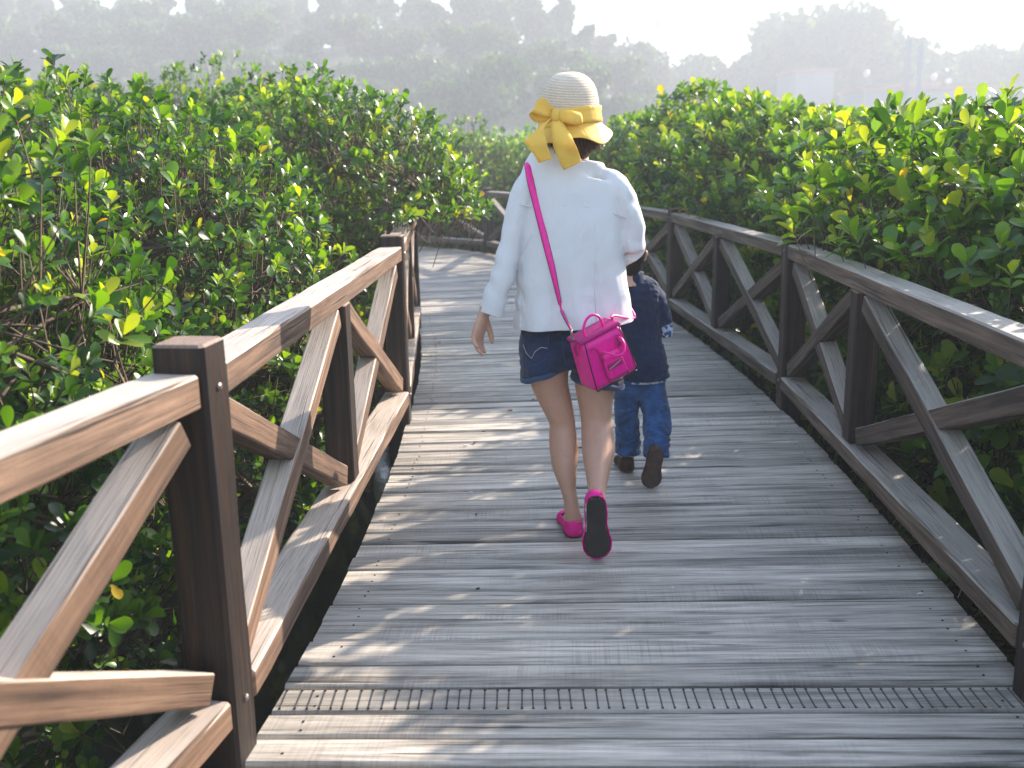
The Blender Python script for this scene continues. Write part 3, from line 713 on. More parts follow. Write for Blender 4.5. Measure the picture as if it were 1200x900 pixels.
def ribbon(V, F, pts, widths, wdir, thick=.003, sub=6):
    """thick strip through pts; wdir list of width vectors"""
    P = cr_interp([list(p)+[w_]+list(d) for p, w_, d in zip(pts, widths, wdir)], sub); b0 = len(V); m = len(P)
    for i in range(m):
        c = Vector(P[i, :3]); wv_ = Vector(P[i, 4:7]).normalized()*P[i, 3]/2; d = Vector(P[min(i+1, m-1), :3])-Vector(P[max(i-1, 0), :3]); n_ = d.cross(wv_).normalized()*thick/2
        for k in range(5):
            t = k/4*2-1; V.append(c+wv_*t+n_+n_.normalized()*.004*(1-t*t))
        for k in range(5):
            t = 1-k/4*2; V.append(c+wv_*t-n_+n_.normalized()*.004*(1-t*t))
    for i in range(m-1):
        for k in range(10): k2 = (k+1) % 10; F.append((b0+i*10+k, b0+i*10+k2, b0+(i+1)*10+k2, b0+(i+1)*10+k))
    F.append(tuple(b0+k for k in reversed(range(10)))); F.append(tuple(b0+(m-1)*10+k for k in range(10)))
def raw(name, V, F, mat, parent=None, smooth=True, sub=0):
    me = bpy.data.meshes.new(name); me.from_pydata([tuple(v) for v in V], [], F)
    bm = bmesh.new(); bm.from_mesh(me); bmesh.ops.recalc_face_normals(bm, faces=bm.faces)
    if sub: bmesh.ops.subdivide_edges(bm, edges=bm.edges, cuts=sub, use_grid_fill=True)
    bm.to_mesh(me); bm.free()
    return link(name, me, mat, parent, smooth)
def fold(sc, amp, st=(1, 1, 1), seed=0, ridge=True):
    def f(co, n=None):
        v = noise.noise(Vector((co.x*st[0]*sc+seed, co.y*st[1]*sc, co.z*st[2]*sc+seed*.7)))
        if ridge: v = (1-abs(v)*2.4)-.35
        return v*amp
    return f
def skin(name, base):
    m, nt, P, N, L = mat_new(name)
    tc = N.new('ShaderNodeTexCoord'); t = N.new('ShaderNodeTexNoise'); t.inputs['Scale'].default_value = 28; t.inputs['Detail'].default_value = 5; L.new(tc.outputs['Object'], t.inputs[0])
    r_ = ramp(N, [(.3, tuple(c*.95 for c in base)), (.7, tuple(min(1, c*1.04) for c in base))]); L.new(t.outputs[0], r_.inputs[0]); L.new(r_.outputs[0], P.inputs['Base Color'])
    P.inputs['Roughness'].default_value = .5; P.inputs['Subsurface Weight'].default_value = .25; P.inputs['Subsurface Radius'].default_value = (.02, .008, .004); P.inputs['Subsurface Scale'].default_value = .5
    b = N.new('ShaderNodeBump'); b.inputs['Strength'].default_value = .12; b.inputs['Distance'].default_value = .002; t2 = N.new('ShaderNodeTexNoise'); t2.inputs['Scale'].default_value = 400; L.new(tc.outputs['Object'], t2.inputs[0]); L.new(t2.outputs[0], b.inputs['Height']); L.new(b.outputs[0], P.inputs['Normal'])
    return m
def weave(name, col, sc=900, rough=.85, amt=.25, big=8, bamt=.12, sheen=.2, bump=.3, trans=0):
    m, nt, P, N, L = mat_new(name)
    tc = N.new('ShaderNodeTexCoord'); t = N.new('ShaderNodeTexNoise'); t.inputs['Scale'].default_value = sc; t.inputs['Detail'].default_value = 2; L.new(tc.outputs['Object'], t.inputs[0])
    t2 = N.new('ShaderNodeTexNoise'); t2.inputs['Scale'].default_value = big; t2.inputs['Detail'].default_value = 5; L.new(tc.outputs['Object'], t2.inputs[0])
    r1 = ramp(N, [(.3, 1-amt), (.7, 1+amt)]); r2 = ramp(N, [(.3, 1-bamt), (.7, 1+bamt)]); L.new(t.outputs[0], r1.inputs[0]); L.new(t2.outputs[0], r2.inputs[0])
    c = mixc(N, L, 'MULTIPLY', 1, col, r1.outputs[0]); c = mixc(N, L, 'MULTIPLY', 1, c, r2.outputs[0]); L.new(c, P.inputs['Base Color'])
    P.inputs['Roughness'].default_value = rough; P.inputs['Sheen Weight'].default_value = sheen; P.inputs['Specular IOR Level'].default_value = .25
    b = N.new('ShaderNodeBump'); b.inputs['Strength'].default_value = bump; b.inputs['Distance'].default_value = .001; L.new(t.outputs[0], b.inputs['Height']); L.new(b.outputs[0], P.inputs['Normal'])
    if trans:
        tr_ = N.new('ShaderNodeBsdfTranslucent'); L.new(c, tr_.inputs[0]); mx = N.new('ShaderNodeMixShader'); mx.inputs[0].default_value = trans
        L.new(P.outputs[0], mx.inputs[1]); L.new(tr_.outputs[0], mx.inputs[2]); L.new(mx.outputs[0], N['Material Output'].inputs['Surface'])
    return m
m_skin = skin('skin', (.60, .36, .255)); m_hair = plain('brown_hair', (.075, .032, .016), .38, noise_sc=60, amt=.5)
m_shirt = weave('white_knit', (.78, .78, .79), 700, amt=.05, bamt=.03, sheen=.1, trans=.12)
m_denim = weave('dark_denim', (.012, .028, .075), 600, amt=.45, big=14, bamt=.45)
m_cuff = weave('denim_cuff', (.035, .075, .15), 600, amt=.4)
m_jeans = weave('blue_jeans', (.018, .075, .20), 500, amt=.35, big=16, bamt=.5)
m_navy = weave('navy_fleece', (.007, .022, .065), 500, amt=.4, big=10, bamt=.3, sheen=.12)
m_thread = plain('light_thread', (.5, .45, .38), .8)
m_straw = weave('straw', (.80, .66, .51), 420, amt=.22, bamt=.08, bump=.5)
m_yel = weave('yellow_ribbon', (.95, .62, .11), 1200, rough=.6, amt=.08, big=12, bamt=.08, sheen=.1, trans=.2)
m_pink = plain('pink_leather', (.86, .002, .30), .38, .5, noise_sc=90, amt=.06, bump=.12, bumpsc=350)
m_pinkd = plain('dark_pink_edge', (.42, .002, .16), .45); m_pshoe = plain('pink_suede', (.85, .008, .30), .7, noise_sc=40, amt=.12)
m_black = plain('black_edging', (.012, .01, .012), .5); m_zip = plain('zip_metal', (.45, .42, .38), .35, metal=1)
m_sole = plain('dark_rubber_sole', (.028, .023, .022), .7, noise_sc=30, amt=.3, bump=.4, bumpsc=160); m_sole2 = plain('heel_rubber', (.022, .019, .018), .75, noise_sc=50, amt=.3)
m_bsole = plain('brown_rubber_sole', (.075, .048, .038), .75, noise_sc=30, amt=.3, bump=.5, bumpsc=120); m_bshoe = plain('brown_leather', (.045, .022, .014), .55)
def add_wrinkles(m, sc, dist, strength=.6):
    nt = m.node_tree; N = nt.nodes; L = nt.links; P = N['Principled BSDF']; tc = N.new('ShaderNodeTexCoord')
    mp = N.new('ShaderNodeMapping'); mp.inputs['Scale'].default_value = sc; L.new(tc.outputs['Object'], mp.inputs[0])
    t = N.new('ShaderNodeTexNoise'); t.inputs['Scale'].default_value = 1; t.inputs['Detail'].default_value = 3; t.inputs['Distortion'].default_value = 1.2; t.inputs['Roughness'].default_value = .45; L.new(mp.outputs[0], t.inputs[0])
    old = P.inputs['Normal'].links[0].from_socket; b = N.new('ShaderNodeBump'); b.inputs['Strength'].default_value = strength; b.inputs['Distance'].default_value = dist
    L.new(t.outputs[0], b.inputs['Height']); L.new(old, b.inputs['Normal']); L.new(b.outputs[0], P.inputs['Normal'])
add_wrinkles(m_shirt, (12, 12, 5), .025, .42); add_wrinkles(m_jeans, (30, 30, 55), .01, .8); add_wrinkles(m_navy, (22, 22, 16), .012, .8); add_wrinkles(m_denim, (25, 25, 40), .006, .7); add_wrinkles(m_yel, (40, 40, 20), .004, .5); add_wrinkles(m_pink, (18, 18, 22), .002, .5)
# straw coil rings
def coil_mat():
    m = m_straw; nt = m.node_tree; N = nt.nodes; L = nt.links; P = N['Principled BSDF']
    tc = N.new('ShaderNodeTexCoord'); wv_ = N.new('ShaderNodeTexWave'); wv_.bands_direction = 'Z'; wv_.inputs['Scale'].default_value = 62; wv_.inputs['Distortion'].default_value = .6; wv_.inputs['Detail Scale'].default_value = 12
    L.new(tc.outputs['Object'], wv_.inputs[0]); old = P.inputs['Base Color'].links[0].from_socket
    r_ = ramp(N, [(.15, .62), (.6, 1.12)]); L.new(wv_.outputs['Fac'], r_.inputs[0]); L.new(mixc(N, L, 'MULTIPLY', 1, old, r_.outputs[0]), P.inputs['Base Color'])
    b = N.new('ShaderNodeBump'); b.inputs['Strength'].default_value = .6; b.inputs['Distance'].default_value = .003; L.new(wv_.outputs['Fac'], b.inputs['Height']); L.new(b.outputs[0], P.inputs['Normal'])
coil_mat()

def hand(V, F, W, d, s_, L=.17, w=.072, curl=(.3, .45, .4), thumb_curl=.5, spread=.05, flip=1):
    """wrist W, d direction of the hand, s_ towards the thumb; fingers curl towards n = s_ x d"""
    d = Vector(d).normalized(); s_ = (Vector(s_)-d*Vector(s_).dot(d)).normalized(); n = s_.cross(d).normalized()*flip
    k = L/.18; pl = .088*k
    def seg(pts, rs): loft_w(V, F, [(p.x, p.y, p.z, a, b_) for p, (a, b_) in zip(pts, rs)], 12, 3, side=tuple(s_))
    seg([W-d*.03, W, W+d*.03*k, W+d*.062*k, W+d*pl*.98], [(.026*k, .019*k), (.026*k, .018*k), (.034*k, .017*k), (.039*k, .016*k), (.036*k, .013*k)])
    lens = [.070, .078, .072, .055]
    for i in range(4):
        base = W+d*(pl-.012-abs(i-1.2)*.004)+s_*((.5-(i+.5)/4)*w*k); fd = (d+s_*(spread*(1.5-i))).normalized(); p = base.copy(); pts = [base-fd*.02]; ang = 0; r_ = (.0088-.0006*(i == 3))*k
        pts.append(base.copy()); cc = [c*(1+.13*i) for c in curl]
        for j, (fr, c) in enumerate(zip((.46, .30, .24), cc)):
            ang += c; dd = fd*math.cos(ang)+n*math.sin(ang); p = p+dd*(lens[i]*k*fr); pts.append(p.copy())
        seg(pts, [(r_*1.08, r_), (r_*1.1, r_*1.05), (r_*1.02, r_), (r_*.93, r_*.9), (r_*.6, r_*.55)])
    b_ = W+d*.022*k+s_*.024*k+n*.004; td = (d*.72+s_*.62+n*.25).normalized()
    p1 = b_+td*.034*k; p2 = p1+(td*.8+d*.5+n*thumb_curl*.4).normalized()*.030*k; p3 = p2+(td*.4+d*.9+n*thumb_curl*.5).normalized()*.025*k
    seg([b_-td*.012, b_, p1, p2, p3], [(.014*k, .012*k), (.015*k, .013*k), (.0115*k, .011*k), (.0105*k, .010*k), (.006*k, .006*k)])

def head_shape(V, F, c, r, nose_dir=Vector((0, 1, 0))):
    """skull, jaw, nose, ears; facing +Y"""
    ball(V, F, c+Vector((0, -.006, r*.15)), r, (.84, 1.02, 1.03), 20)
    ball(V, F, c+Vector((0, r*.22, -r*.45)), r*.72, (.84, .86, .95), 16)
    loft_w(V, F, [(c.x, c.y+r*.93, c.z+r*.12, r*.06, r*.07), (c.x, c.y+r*1.06, c.z-r*.08, r*.10, r*.10), (c.x, c.y+r*1.16, c.z-r*.22, r*.15, r*.10), (c.x, c.y+r*.98, c.z-r*.30, r*.14, r*.06)], 10, 2)
    for k in (-1, 1):
        loft_w(V, F, [(c.x+k*r*.84, c.y-r*.06, c.z-r*.34, .006, r*.09), (c.x+k*r*.90, c.y-r*.05, c.z-r*.12, .008, r*.15), (c.x+k*r*.95, c.y-r*.09, c.z+r*.12, .008, r*.20), (c.x+k*r*.92, c.y-r*.06, c.z+r*.24, .005, r*.12)], 10, 3)
    loft_w(V, F, [(c.x-r*.25, c.y+r*.83, c.z-r*.56, .003, .004), (c.x, c.y+r*.92, c.z-r*.57, .008, .009), (c.x+r*.25, c.y+r*.83, c.z-r*.56, .003, .004)], 8, 3, side=(0, 0, 1))

def shoe_outline(t, Lf, w, heelw=None):
    """half widths left,right at t 0 heel..1 toe"""
    return w*np.interp(t, [0, .04, .12, .28, .45, .6, .72, .85, .94, 1], [.22, .52, .72, .78, .72, .86, 1.0, .94, .66, .20])/2
def shoe(parent, Mx, Lf, w, upper_m, sole_m, heel_m, flat=True, foot=None, hh=.045):
    ts = np.concatenate([np.linspace(0, .12, 7), np.linspace(.16, .86, 16), np.linspace(.89, 1, 8)])
    def outline_mesh(z0, z1, grow, t0=0, t1=1, bev=.002):
        V, F = [], []; tt = [t for t in ts if t0 <= t <= t1]
        if t0 > 0 or t1 < 1:
            tm = (t0+t1)/2; ang = np.linspace(0, 2*math.pi, 28)[:-1]
            ww = w*.30+grow; ring = [(math.cos(a)*ww, (tm+(t1-t0)/2*math.sin(a))*Lf) for a in ang]
        else:
            ring = [(-(shoe_outline(t, Lf, w)+grow), t*Lf-(grow if t < .03 else 0)+(grow if t > .97 else 0)) for t in tt]+[((shoe_outline(t, Lf, w)+grow), t*Lf-(grow if t < .03 else 0)+(grow if t > .97 else 0)) for t in reversed(tt)]
        n = len(ring); cx = sum(p[0] for p in ring)/n; cy = sum(p[1] for p in ring)/n
        lv = [(z0, -bev), (z0+bev, 0), (z1-bev, 0), (z1, -bev)]
        for z, g_ in lv:
            for x, y in ring:
                q = Vector((x-cx, y-cy)); q = q*(1+g_/max(q.length, .01)); V.append(Mx @ Vector((q.x+cx, q.y+cy, z)))
        for l in range(3):
            for k in range(n): k2 = (k+1) % n; F.append((l*n+k, l*n+k2, (l+1)*n+k2, (l+1)*n+k))
        F.append(tuple(reversed(range(n)))); F.append(tuple(3*n+k for k in range(n)))
        return V, F
    V, F = outline_mesh(0, .006, -.0045 if flat else .001); so_ = raw('sole', V, F, sole_m, None, False)
    if flat:
        V, F = outline_mesh(-.0035, .001, 0, .035, .30); hp = raw('heel_pad', V, F, heel_m, None, False)
    else: hp = None
    # upper: shell with opening
    V, F = [], []; nt_ = 15; rows = len(ts)
    for t in ts:
        hwid = shoe_outline(t, Lf, w); top = np.interp(t, [0, .1, .35, .58, .66, .8, .95, 1], [hh, hh*1.02, hh*.62, hh*.6, hh*.82, hh*.62, hh*.42, hh*.22]); openw = np.interp(t, [0, .05, .14, .3, .5, .6, .66, 1], [0, .45, .85, .95, .92, .75, .0, 0])
        if foot: openw = 0; top = np.interp(t, [0, .1, .3, .45, .6, .8, .95, 1], [hh*.85, hh*1.25, hh*1.3, hh*1.15, hh*.85, hh*.62, hh*.45, hh*.25])
        for k in range(nt_):
            a = -1+2*k/(nt_-1)      # -1..1 across, over the top
            th_ = abs(a)
            lim = openw; th2 = max(th_, 0)
            # profile param: 0 at the ridge, 1 at the sole
            e_ = lim*.55+(1-lim*.55)*th_
            x = math.sin(e_*math.pi/2)**.75*hwid*1.03+.001; z = (math.cos(e_*math.pi/2)**.7)*top if openw < .01 else top*(1-((th_))**1.6)
            if openw >= .01: x = hwid*(1.03-.12*(1-th_)) if th_ > .001 else hwid*.9
            V.append(Mx @ Vector((math.copysign(x, a) if a else (0 if openw < .01 else 0), t*Lf, .005+z)))
    for i in range(rows-1):
        tm = (ts[i]+ts[i+1])/2
        for k in range(nt_-1):
            if not foot and .06 < tm < .63 and k in (nt_//2-1, nt_//2): continue
            F.append((i*nt_+k, i*nt_+k+1, (i+1)*nt_+k+1, (i+1)*nt_+k))
    F.append(tuple(range(nt_))); F.append(tuple((rows-1)*nt_+k for k in range(nt_)))
    up = raw('upper', V, F, upper_m, None, True)
    md = up.modifiers.new('s', 'SOLIDIFY'); md.thickness = .003; md.offset = 1
    root = so_
    o = bpy.data.objects.new('shoe', up.data.copy()); C.objects.link(o)
    md = o.modifiers.new('s', 'SOLIDIFY'); md.thickness = .003; md.offset = 0
    bpy.data.objects.remove(up)
    o.parent = parent; o.matrix_parent_inverse = Matrix.Translation(parent.location).inverted()
    for q in (so_, hp):
        if q: q.parent = o; q.matrix_parent_inverse = Matrix.Identity(4)
    return o

# ---------------- woman
W0 = at(671, 628, 3.42); woman = empty('person', (W0.x, W0.y, 0))
tag(woman, 'woman seen from behind in straw hat, white long-sleeved top and dark denim shorts, mid-stride', 'person')
V, F = [], []
hc = at(667, 148, 3.44); hc.z = 1.46
head_shape(V, F, hc, .105)
loft_w(V, F, [(hc.x+.003, hc.y-.01, hc.z-.02, .055, .06), (hc.x+.01, hc.y-.015, 1.37, .050, .052), (hc.x+.012, hc.y-.02, 1.33, .055, .056), (hc.x+.012, hc.y-.03, 1.28, .065, .05)], 18)
# torso
loft_px(V, F, [(672, 198, 3.41, 30, .045), (669, 217, 3.41, 50, .075), (669, 260, 3.41, 52, .095), (670, 320, 3.41, 43, .085), (670, 360, 3.41, 50, .095), (670, 395, 3.41, 55, .105), (670, 425, 3.41, 54, .10)], 24)
# arms
loft_px(V, F, [(618, 212, 3.40, 13, .042), (606, 250, 3.39, 12, .038), (597, 290, 3.37, 10.5, .034), (590, 312, 3.36, 10, .033), (582, 338, 3.35, 9.5, .030), (568, 366, 3.335, 7.2, .019), (565, 374, 3.33, 7.2, .018)], 14)
WL = at(566.5, 369, 3.332)
hand(V, F, WL, (-.30, -.02, -1), (.50, .86, 0), L=.178, curl=(.22, .35, .35), thumb_curl=.5, flip=-1)
loft_px(V, F, [(718, 216, 3.40, 12, .038), (731, 245, 3.40, 12, .038), (738, 280, 3.40, 11, .036), (741, 293, 3.41, 10.5, .034)], 14)
el = at(741, 291, 3.41); wr = Vector((.405, 3.66, .975)); 
loft_w(V, F, [(*el, .036, .036), (*el.lerp(wr, .3), .036, .034), (*el.lerp(wr, .7), .028, .026), (*wr, .024, .019)], 14)
hand(V, F, wr, (-.1, .95, -.35), (0, .3, 1), L=.165, curl=(.7, .8, .5))
# legs
loft_px(V, F, [(642, 395, 3.42, 28, .09), (642, 430, 3.43, 25, .083), (645, 452, 3.44, 21.5, .072), (653, 475, 3.445, 18, .062), (658.5, 494, 3.45, 15.3, .052), (659.5, 510, 3.445, 16.2, .055), (661, 528, 3.43, 17, .057), (662, 548, 3.41, 14.5, .048), (666, 572, 3.395, 9.3, .036), (669.5, 590, 3.385, 8.6, .033), (671, 605, 3.385, 9.5, .035), (671.5, 620, 3.385, 10, .032)], 18)
loft_px(V, F, [(697, 395, 3.40, 29, .09), (698, 430, 3.41, 27, .083), (697.5, 455, 3.42, 23.5, .073), (698, 475, 3.425, 20, .063), (699, 493, 3.42, 18.3, .055), (700, 508, 3.40, 18.9, .055), (701, 524, 3.365, 19.3, .055), (700.5, 545, 3.31, 16.4, .048), (700, 566, 3.245, 12, .037), (699.5, 580, 3.205, 10.2, .032), (699.5, 590, 3.18, 10.5, .03)], 18)
# feet (inside the shoes)
MxL = Matrix.Translation(Vector((.2195, 3.335, .004))) @ Matrix.Rotation(R(4), 4, 'Z')
toeR = Vector((.283, 3.135, .007))
# the back foot stands on its toe: length axis runs down, sole faces back
MxR = Matrix.Translation(toeR) @ Matrix.Rotation(R(-86), 4, 'X') @ Matrix.Rotation(R(-2.5), 4, 'Z') @ Matrix.Translation(Vector((0, -.232, 0)))
for Mx in (MxL, MxR):
    cs = [Mx @ Vector((0, t*.225, h_)) for t, h_ in ((.06, .026), (.2, .032), (.42, .034), (.66, .022), (.93, .014))]
    loft_w(V, F, [(*c, a, b_) for c, (a, b_) in zip(cs, ((.022, .02), (.027, .028), (.029, .028), (.034, .016), (.02, .009)))], 14, 4)
loft_w(V, F, [(*(MxR @ Vector((0, .05, .03))), .026, .026), (*(MxR @ Vector((0, .055, .065))), .029, .032), (*at(699.5, 580, 3.205), .031, .031)], 12)
isL = lambda co: (co.z < WL.z+.004 and co.x < WL.x+.06) or (co.y > 3.62 and co.z > .7 and co.x > .3)
mb_body = fuse('body', V, F, .0038, 5, hand_z=isL)
link('body', mb_body, m_skin, woman, True)
for k in (-1, 1):
    V, F = [], []; ball(V, F, hc+Vector((k*.034, .088, .0)), .0125, n=12); raw('eye', V, F, plain('eye_white', (.7, .68, .65), .2) if k < 0 else bpy.data.materials['eye_white'], woman)
    V, F = [], []; ball(V, F, hc+Vector((k*.034, .0965, .0)), .0058, n=10); raw('iris', V, F, m_black, woman)
# hair
V, F = [], []
ball(V, F, hc+Vector((0, -.012, .012)), .112, (.90, 1.0, 1.0), 24)
loft_w(V, F, [(hc.x+.004, hc.y-.035, hc.z-.02, .088, .075), (hc.x+.006, hc.y-.045, hc.z-.07, .078, .058), (hc.x+.008, hc.y-.048, hc.z-.105, .06, .038), (hc.x+.008, hc.y-.045, hc.z-.125, .03, .018)], 24)
def hair_disp(co, n): return .004*noise.noise(Vector((math.atan2(co.x-hc.x, -(co.y-hc.y))*14, co.z*3, 1)))+.002*noise.noise(Vector((math.atan2(co.x-hc.x, -(co.y-hc.y))*40, co.z*5, 1)))
def hair_cut(me):
    bm = bmesh.new(); bm.from_mesh(me)
    bmesh.ops.delete(bm, geom=[v for v in bm.verts if v.co.y > hc.y+.035 and v.co.z < hc.z+.055], context='VERTS'); bm.to_mesh(me); bm.free()
hm = fuse('hair', V, F, .004, 2, disp=hair_disp); hair_cut(hm)
g = np.random.default_rng(3); p0 = []; p1 = []
bmh = bmesh.new(); bmh.from_mesh(hm)
for i in range(420):
    a = g.uniform(-1.5, 1.5)+(.5 if i % 3 == 0 else 0); a = max(-1.6, min(1.75, a)); rx_, ry__ = .094, .085
    x0 = hc.x+.004+math.sin(a)*rx_*g.uniform(.9, 1.04); y0 = hc.y-.025-math.cos(a)*ry__*g.uniform(.9, 1.03); zt = hc.z-.005; zb = hc.z-g.uniform(.075, .125)+.02*abs(a)
    k_ = g.uniform(.78, 1.0) if g.random() < .8 else 1.08; xm = hc.x+(x0-hc.x)*(.5+.5*k_); ym = hc.y-.02+(y0-hc.y+.02)*(.5+.5*k_)
    xb = hc.x+.006+(x0-hc.x)*k_+g.normal(0, .004); yb = hc.y-.02+(y0-hc.y+.02)*k_
    P = [Vector((x0, y0, zt)), Vector((x0*.6+xm*.4, y0*.6+ym*.4, zt*.65+zb*.35)), Vector((xm*.5+xb*.5, ym*.5+yb*.5, zt*.25+zb*.75)), Vector((xb, yb, zb))]
    vv = []
    for q, r_ in zip(P, (.0022, .0024, .0018, .0004)):
        vv.append([bmh.verts.new(q+Vector((math.cos(k*2.094)*r_, math.sin(k*2.094)*r_, 0))) for k in range(3)])
    for i_ in range(3):
        for k in range(3): bmh.faces.new((vv[i_][k], vv[i_][(k+1) % 3], vv[i_+1][(k+1) % 3], vv[i_+1][k]))
bmh.to_mesh(hm); bmh.free(); link('hair', hm, m_hair, woman, True)
# shirt
V, F = [], []
loft_px(V, F, [(683, 187, 3.41, 23, .062), (682, 190, 3.41, 31, .068), (675, 195, 3.41, 45, .074), (671, 203, 3.41, 58, .085), (670, 222, 3.41, 63, .102), (670, 255, 3.41, 62, .118), (670, 300, 3.40, 63, .120), (670, 345, 3.395, 66.5, .128), (671, 375, 3.39, 71, .142), (673, 396, 3.39, 74, .150)], 36)
loft_px(V, F, [(634, 209, 3.41, 12, .05), (620, 219, 3.40, 17.5, .056), (609, 245, 3.39, 16, .053), (603, 270, 3.38, 14.4, .049), (595, 300, 3.365, 13.6, .046), (589, 325, 3.35, 13.8, .044), (580, 350, 3.34, 14.6, .043), (571.5, 378, 3.33, 15.6, .043)], 20)
loft_px(V, F, [(704, 209, 3.41, 12, .05), (719, 218, 3.40, 17.5, .056), (731, 240, 3.40, 17.5, .056), (738, 262, 3.40, 16.5, .052), (740.5, 280, 3.40, 15.8, .05), (740.5, 291, 3.41, 14.5, .05)], 20)
el2 = at(740.5, 290, 3.41)
loft_w(V, F, [(*(el2+Vector((0, -.01, 0))), .045, .047), (*el2.lerp(wr, .35), .043, .043), (*el2.lerp(wr, .75), .040, .038), (*el2.lerp(wr, 1.12), .040, .036)], 18)
f1 = fold(7, .009, (1, 1, .4), 3); f2 = fold(17, .003, (1, 1, .8), 9)
def shirt_disp(co, n):
    low = min(1, max(0, (1.22-co.z)/.35)); v = 0
    v += f1(co)*low*(1 if .045 < co.x < .40 else .35) + f2(co)*.5
    if co.x < .045 or co.x > .40:   # sleeves: cross wrinkles
        v += .0035*math.sin(co.z*75+co.x*40+3*noise.noise(co*9))*max(0, noise.noise(co*6+Vector((5, 0, 0)))+.25)*1.4
    v += .009*math.sin((co.x-.2)*44+1.2*noise.noise(Vector((co.x*3, 0, co.z*4))))*max(0, (1.0-co.z)/.25)*(1 if .03 < co.x < .43 else .3)
    return v
hemP = at(668, 380, 3.39)
cuffP = at(573, 368, 3.33); cuffN = (at(571, 378, 3.33)-at(580, 350, 3.34)).normalized()
neckP = at(684, 190, 3.36)
me_s = fuse('shirt', V, F, .0048, 9, disp=shirt_disp, thick=.003, cuts=[
    (hemP+Vector((0, 0, .003)), Vector((.055, 0, -1)).normalized(), lambda c: c.z < 1.0 and c.x > .0-.012+(c.z-.78)*-.02 and c.y < 3.56 and not (c.x < .012 and c.z > .79)),
    (cuffP, cuffN, lambda c: c.x < .004 and c.z < 1.0 and c.x < (-.03+(c.z-.8)*.2)+.03),
    (wr-Vector((0, .01, 0)), (wr-el2).normalized(), lambda c: c.y > 3.57 and c.x > .3),
    (neckP+Vector((0, 0, .006)), Vector((0, -.12, 1)).normalized(), lambda c: c.z > 1.3 and abs(c.x-neckP.x) < .075)])
shirt = link('shirt', me_s, m_shirt, woman, True)
bvh = BVHTree.FromObject(shirt, bpy.context.evaluated_depsgraph_get())
def on_shirt(px, py, off=.004, front=False):
    o_ = Vector((0, 0, CH)); d = (at(px, py, 3.4)-o_).normalized()
    h = bvh.ray_cast(o_, d) if not front else bvh.ray_cast(o_+d*6, -d)
    if h[0] is None: return at(px, py, 3.3)
    return h[0]+(-d if not front else d)*off
# yoke seam and back seam as narrow stitched ridges
def seam(name, pts, r_, mat, parent):
    m = MB(); m.tube(pts, r_, 6); return m.build(name, mat, parent, True)
seam('seam', [on_shirt(x, y, .0006) for x, y in ((609, 240), (630, 243), (660, 240), (690, 243), (720, 250), (733, 256))], .0017, m_shirt, shirt)
seam('seam', [on_shirt(x, y, .0002) for x, y in ((610, 252), (606, 258), (602, 262), (594, 264))], .0015, m_shirt, shirt)
seam('seam', [on_shirt(x, y, .0002) for x, y in ((697, 262), (698, 300), (697, 340), (699, 376))], .0014, m_shirt, shirt)
# shorts
V, F = [], []
loft_px(V, F, [(669, 350, 3.41, 44, .09), (669, 372, 3.41, 54, .108), (669, 390, 3.41, 59, .118), (669, 408, 3.41, 61, .122), (669, 424, 3.41, 58, .112), (669, 431, 3.41, 50, .08)], 30)
loft_px(V, F, [(640, 400, 3.41, 28, .104), (638.5, 420, 3.415, 29.5, .103), (639.5, 437, 3.42, 30, .100), (641, 452, 3.42, 30, .098)], 24)
loft_px(V, F, [(699, 400, 3.405, 29, .104), (700, 420, 3.41, 30, .103), (700, 440, 3.41, 30.5, .100), (700, 458, 3.41, 30.5, .098)], 24)
f3 = fold(18, .0028, (1, 1, 1.6), 21)
hlc, hln = at(640, 437, 3.42), Vector((.34, -.05, -1)).normalized(); hrc, hrn = at(699, 449, 3.41), Vector((-.20, -.05, -1)).normalized(); midx = at(669, 440, 3.41).x
me_ = fuse('shorts', V, F, .0045, 4, disp=lambda c, n: f3(c), thick=.003, cuts=[(hlc, hln, lambda c: c.x < midx and c.z < .72), (hrc, hrn, lambda c: c.x >= midx and c.z < .72)])
shorts = link('shorts', me_, m_denim, woman, True)
def hem_ring(c, nrm, hw, rd, tw):
    V, F = [], []; n_ = 40; m_ = 8; sx = (Vector((1, 0, 0))-nrm*nrm.x).normalized(); sy = nrm.cross(sx)
    prof = [(.0045, .002), (.0055, .010), (.004, .017), (0, .019), (-.003, .017), (-.003, .010), (-.003, .002), (0, -.001)]
    for k in range(n_):
        a = 2*math.pi*k/n_
        for o_, h_ in prof: V.append(c+sx*math.cos(a)*(hw+o_)+sy*math.sin(a)*(rd+o_)-nrm*(h_-.004+.0015*math.sin(a*7)))
    for k in range(n_):
        for j in range(m_): F.append((k*m_+j, ((k+1) % n_)*m_+j, ((k+1) % n_)*m_+(j+1) % m_, k*m_+(j+1) % m_))
    raw('cuff', V, F, m_cuff, shorts)
hem_ring(at(640, 437, 3.42), hln, 30*mpp(at(640, 437, 3.42)), .101, 0); hem_ring(at(700, 449, 3.41), hrn, 30.5*mpp(at(700, 449, 3.41)), .101, 0)
bvs = BVHTree.FromObject(shorts, bpy.context.evaluated_depsgraph_get())
def on_bvh(bv, px, py, off):
    o_ = Vector((0, 0, CH)); d = (at(px, py, 3.4)-o_).normalized(); h = bv.ray_cast(o_, d); return (h[0]-d*off) if h[0] else at(px, py, 3.3)
for pts in (((613, 404), (617, 414), (623, 420), (627, 412), (634, 407), (641, 408)), ((612, 392), (613, 404), (616, 420), (626, 428), (638, 422), (642, 408), (643, 392)), ((658, 390), (660, 410), (663, 428))):
    seam('stitching', [on_bvh(bvs, x, y, .001) for x, y in pts], .0009 if pts[0][0] != 613 else .0013, m_thread if pts[0][0] == 613 else m_cuff, shorts)
